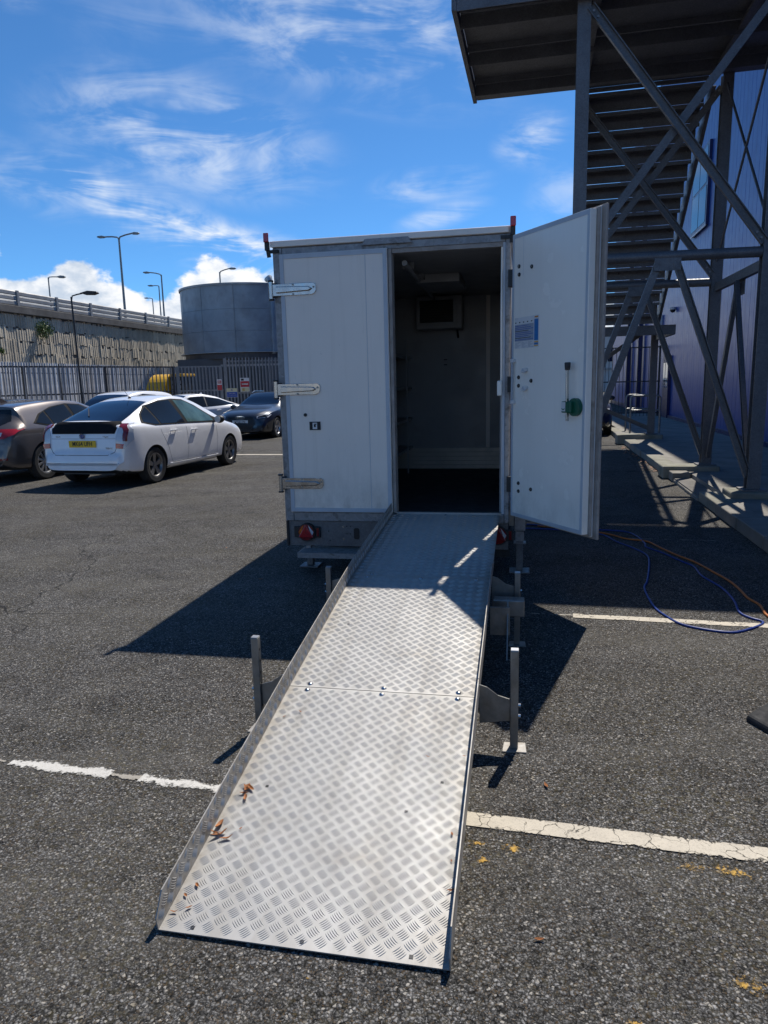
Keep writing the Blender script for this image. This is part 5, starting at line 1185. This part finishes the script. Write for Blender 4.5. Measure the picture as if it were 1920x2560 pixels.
orange = [(1.7, 7.6), (2.26, 7.17), (2.42, 6.87), (2.58, 6.72), (2.61, 6.43), (2.64, 6.16), (2.69, 5.9), (2.70, 5.58), (2.70, 5.29), (2.66, 5.04), (2.62, 4.86), (2.62, 4.7), (2.56, 4.52), (2.55, 4.4), (2.56, 4.2), (2.7, 3.9)]
MB().tube(smooth_path(blue, .0075), .0075, 8).to('power_cable', CBLUE, smooth=True, label='blue power cable looped on the tarmac', cat='cable')
MB().tube(smooth_path(orange, .0085), .0085, 8).to('power_cable', CORANGE, smooth=True, label='orange power cable trailing along the tarmac', cat='cable')
# ------------------------------------------------------------------ rubber foot at the edge of the bay
rf = thing('rubber_foot', 'black rubber barrier foot with sloping end lying on the tarmac', 'barrier foot', (1.93, 3.05, 0), R(16))
MB().prism([(-.25, 0), (.30, 0), (.30, .075), (-.12, .075), (-.24, .03)], lambda u, v_, d: (u, d, v_), -.075, .075).to('foot_body', RUBBER, rf, bevel=.012)
for x in (-.02, .12): B(x, x + .06, -.055, .055, .0752, .079).to('grip_rib', RUBBER, rf)
# ------------------------------------------------------------------ leaf litter
def leaf_mesh(seed, L=.05, W=.018, curl=.25):
    rnd = random.Random(seed); mb = MB(); n = 6; vs = []
    for i in range(n + 1):
        t = i / n; w_ = W * math.sin(math.pi * min(1, t * 1.02 + .02)) ** .8 * .5; z = curl * L * (t - .5) ** 2 * 2 + rnd.uniform(0, .003)
        vs += [(L * (t - .5), -w_, z + abs(w_) * .5), (L * (t - .5), 0, z), (L * (t - .5), w_, z + abs(w_) * .6)]
    fs = []
    for i in range(n):
        o = i * 3; fs += [(o, o + 3, o + 4, o + 1), (o + 1, o + 4, o + 5, o + 2)]
    mb.add(vs, fs); mb.add([(x, y, z + .0012) for x, y, z in vs], [tuple(reversed(f)) for f in fs]); return mb.mesh('dead_leaf', LEAF, True)
lms = [leaf_mesh(i, .05 + .012 * (i % 3), .016 + .005 * (i % 2), .2 + .1 * (i % 3)) for i in range(4)]
def ramp_pt(x, s):
    for (s0, z0), (s1, z1) in zip(SEC[:-1], SEC[1:]):
        if s0 <= s <= s1: return FOOT + CT * x + AT * s + Vector((0, 0, z0 + (z1 - z0) * (s - s0) / (s1 - s0) + .004)), math.atan2(z1 - z0, s1 - s0)
def leaf(x, s, rz, sc, lab):
    P, sl_ = ramp_pt(x, s); o = link('dead_leaf', lms[random.randrange(4)], None, 0, lab, 'leaf', 'dead leaves on the ramp', loc=P)
    o.rotation_euler = (sl_ * .9, random.uniform(-.1, .1), rz); o.scale = (sc,) * 3
rl = random.Random(4)
for cx, cs, n_, lab in ((.045, .58, 5, 'brown dead leaf in the larger clump against the left ramp flange'), (.03, .37, 4, 'brown dead leaf in the smaller clump against the left ramp flange')):
    for i in range(n_): leaf(max(.012, cx + rl.gauss(0, .02)), cs + rl.gauss(0, .025), rl.uniform(0, 6), rl.uniform(.55, .95), lab)
for x, s in ((.03, .12), (.05, .16), (.02, .06), (.06, .08), (.10, .40), (.84, .36), (.85, .25), (.83, .47), (.86, .9), (.84, .86), (.70, .84), (.05, 1.02), (.11, 1.06)):
    lab = ('small scrap of dead leaf in the left corner of the ramp foot' if s < .2 else 'small scrap of dead leaf at the left end of the ramp joint' if s > .95 else 'small scrap of dead leaf beside the right ramp flange' if x > .8 else 'small scrap of dead leaf out on the open tread plate')
    leaf(x, s, rl.uniform(0, 6), rl.uniform(.25, .5), lab)
for i, (x, y) in enumerate(((.42, 1.77), (.62, 2.55), (-1.05, 5.7), (-1.6, 6.9))):
    o = link('dead_leaf', lms[i % 4], None, 0, 'lone reddish leaf lying on open tarmac', 'leaf', 'leaves on the tarmac', loc=(x, y, .004)); o.rotation_euler = (0, 0, i * 1.7); o.scale = (.6,) * 3
lm2 = MB()
rl = random.Random(9)
for i in range(90):
    a = rl.uniform(12.6, 17.4); c = 2.02 - abs(rl.gauss(0, .10)); p = wb(c, a, .006 + rl.uniform(0, .01)); d = Vector((rl.gauss(0, 1), rl.gauss(0, 1), rl.gauss(0, .3))).normalized() * .035; e = Vector((-d.y, d.x, .01)) * .45
    lm2.add([p - d, p + e, p + d, p - e], [(0, 1, 2, 3)])
lm2.to('leaf_litter', pm('pale_leaf_litter', (.30, .15, .08), .8, 0, .4, 30), kind='stuff', label='pale dead leaves blown along the kerb gutter', cat='leaves')
# loose stones scattered on the near tarmac
st_ = MB(); rl = random.Random(21)
for i in range(700):
    x = rl.uniform(-1.6, 1.9); y = rl.uniform(1.15, 4.5); r_ = rl.uniform(.0015, .004) * (1.5 if rl.random() < .06 else 1)
    vs = [Vector((x, y, r_ * .5)) + Vector((rl.uniform(.6, 1.2) * r_ * a, rl.uniform(.6, 1.2) * r_ * b, rl.uniform(.5, 1.) * r_ * c)) for a, b, c in ((1, 0, 0), (-1, 0, 0), (0, 1, 0), (0, -1, 0), (0, 0, 1), (0, 0, -.6))]
    st_.add(vs, [(0, 2, 4), (2, 1, 4), (1, 3, 4), (3, 0, 4), (2, 0, 5), (1, 2, 5), (3, 1, 5), (0, 3, 5)])
st_.to('loose_grit', pm('grit', (.24, .22, .2), .9, 0, .5, 300), kind='stuff', label='loose pale grit scattered over the near tarmac', cat='grit')
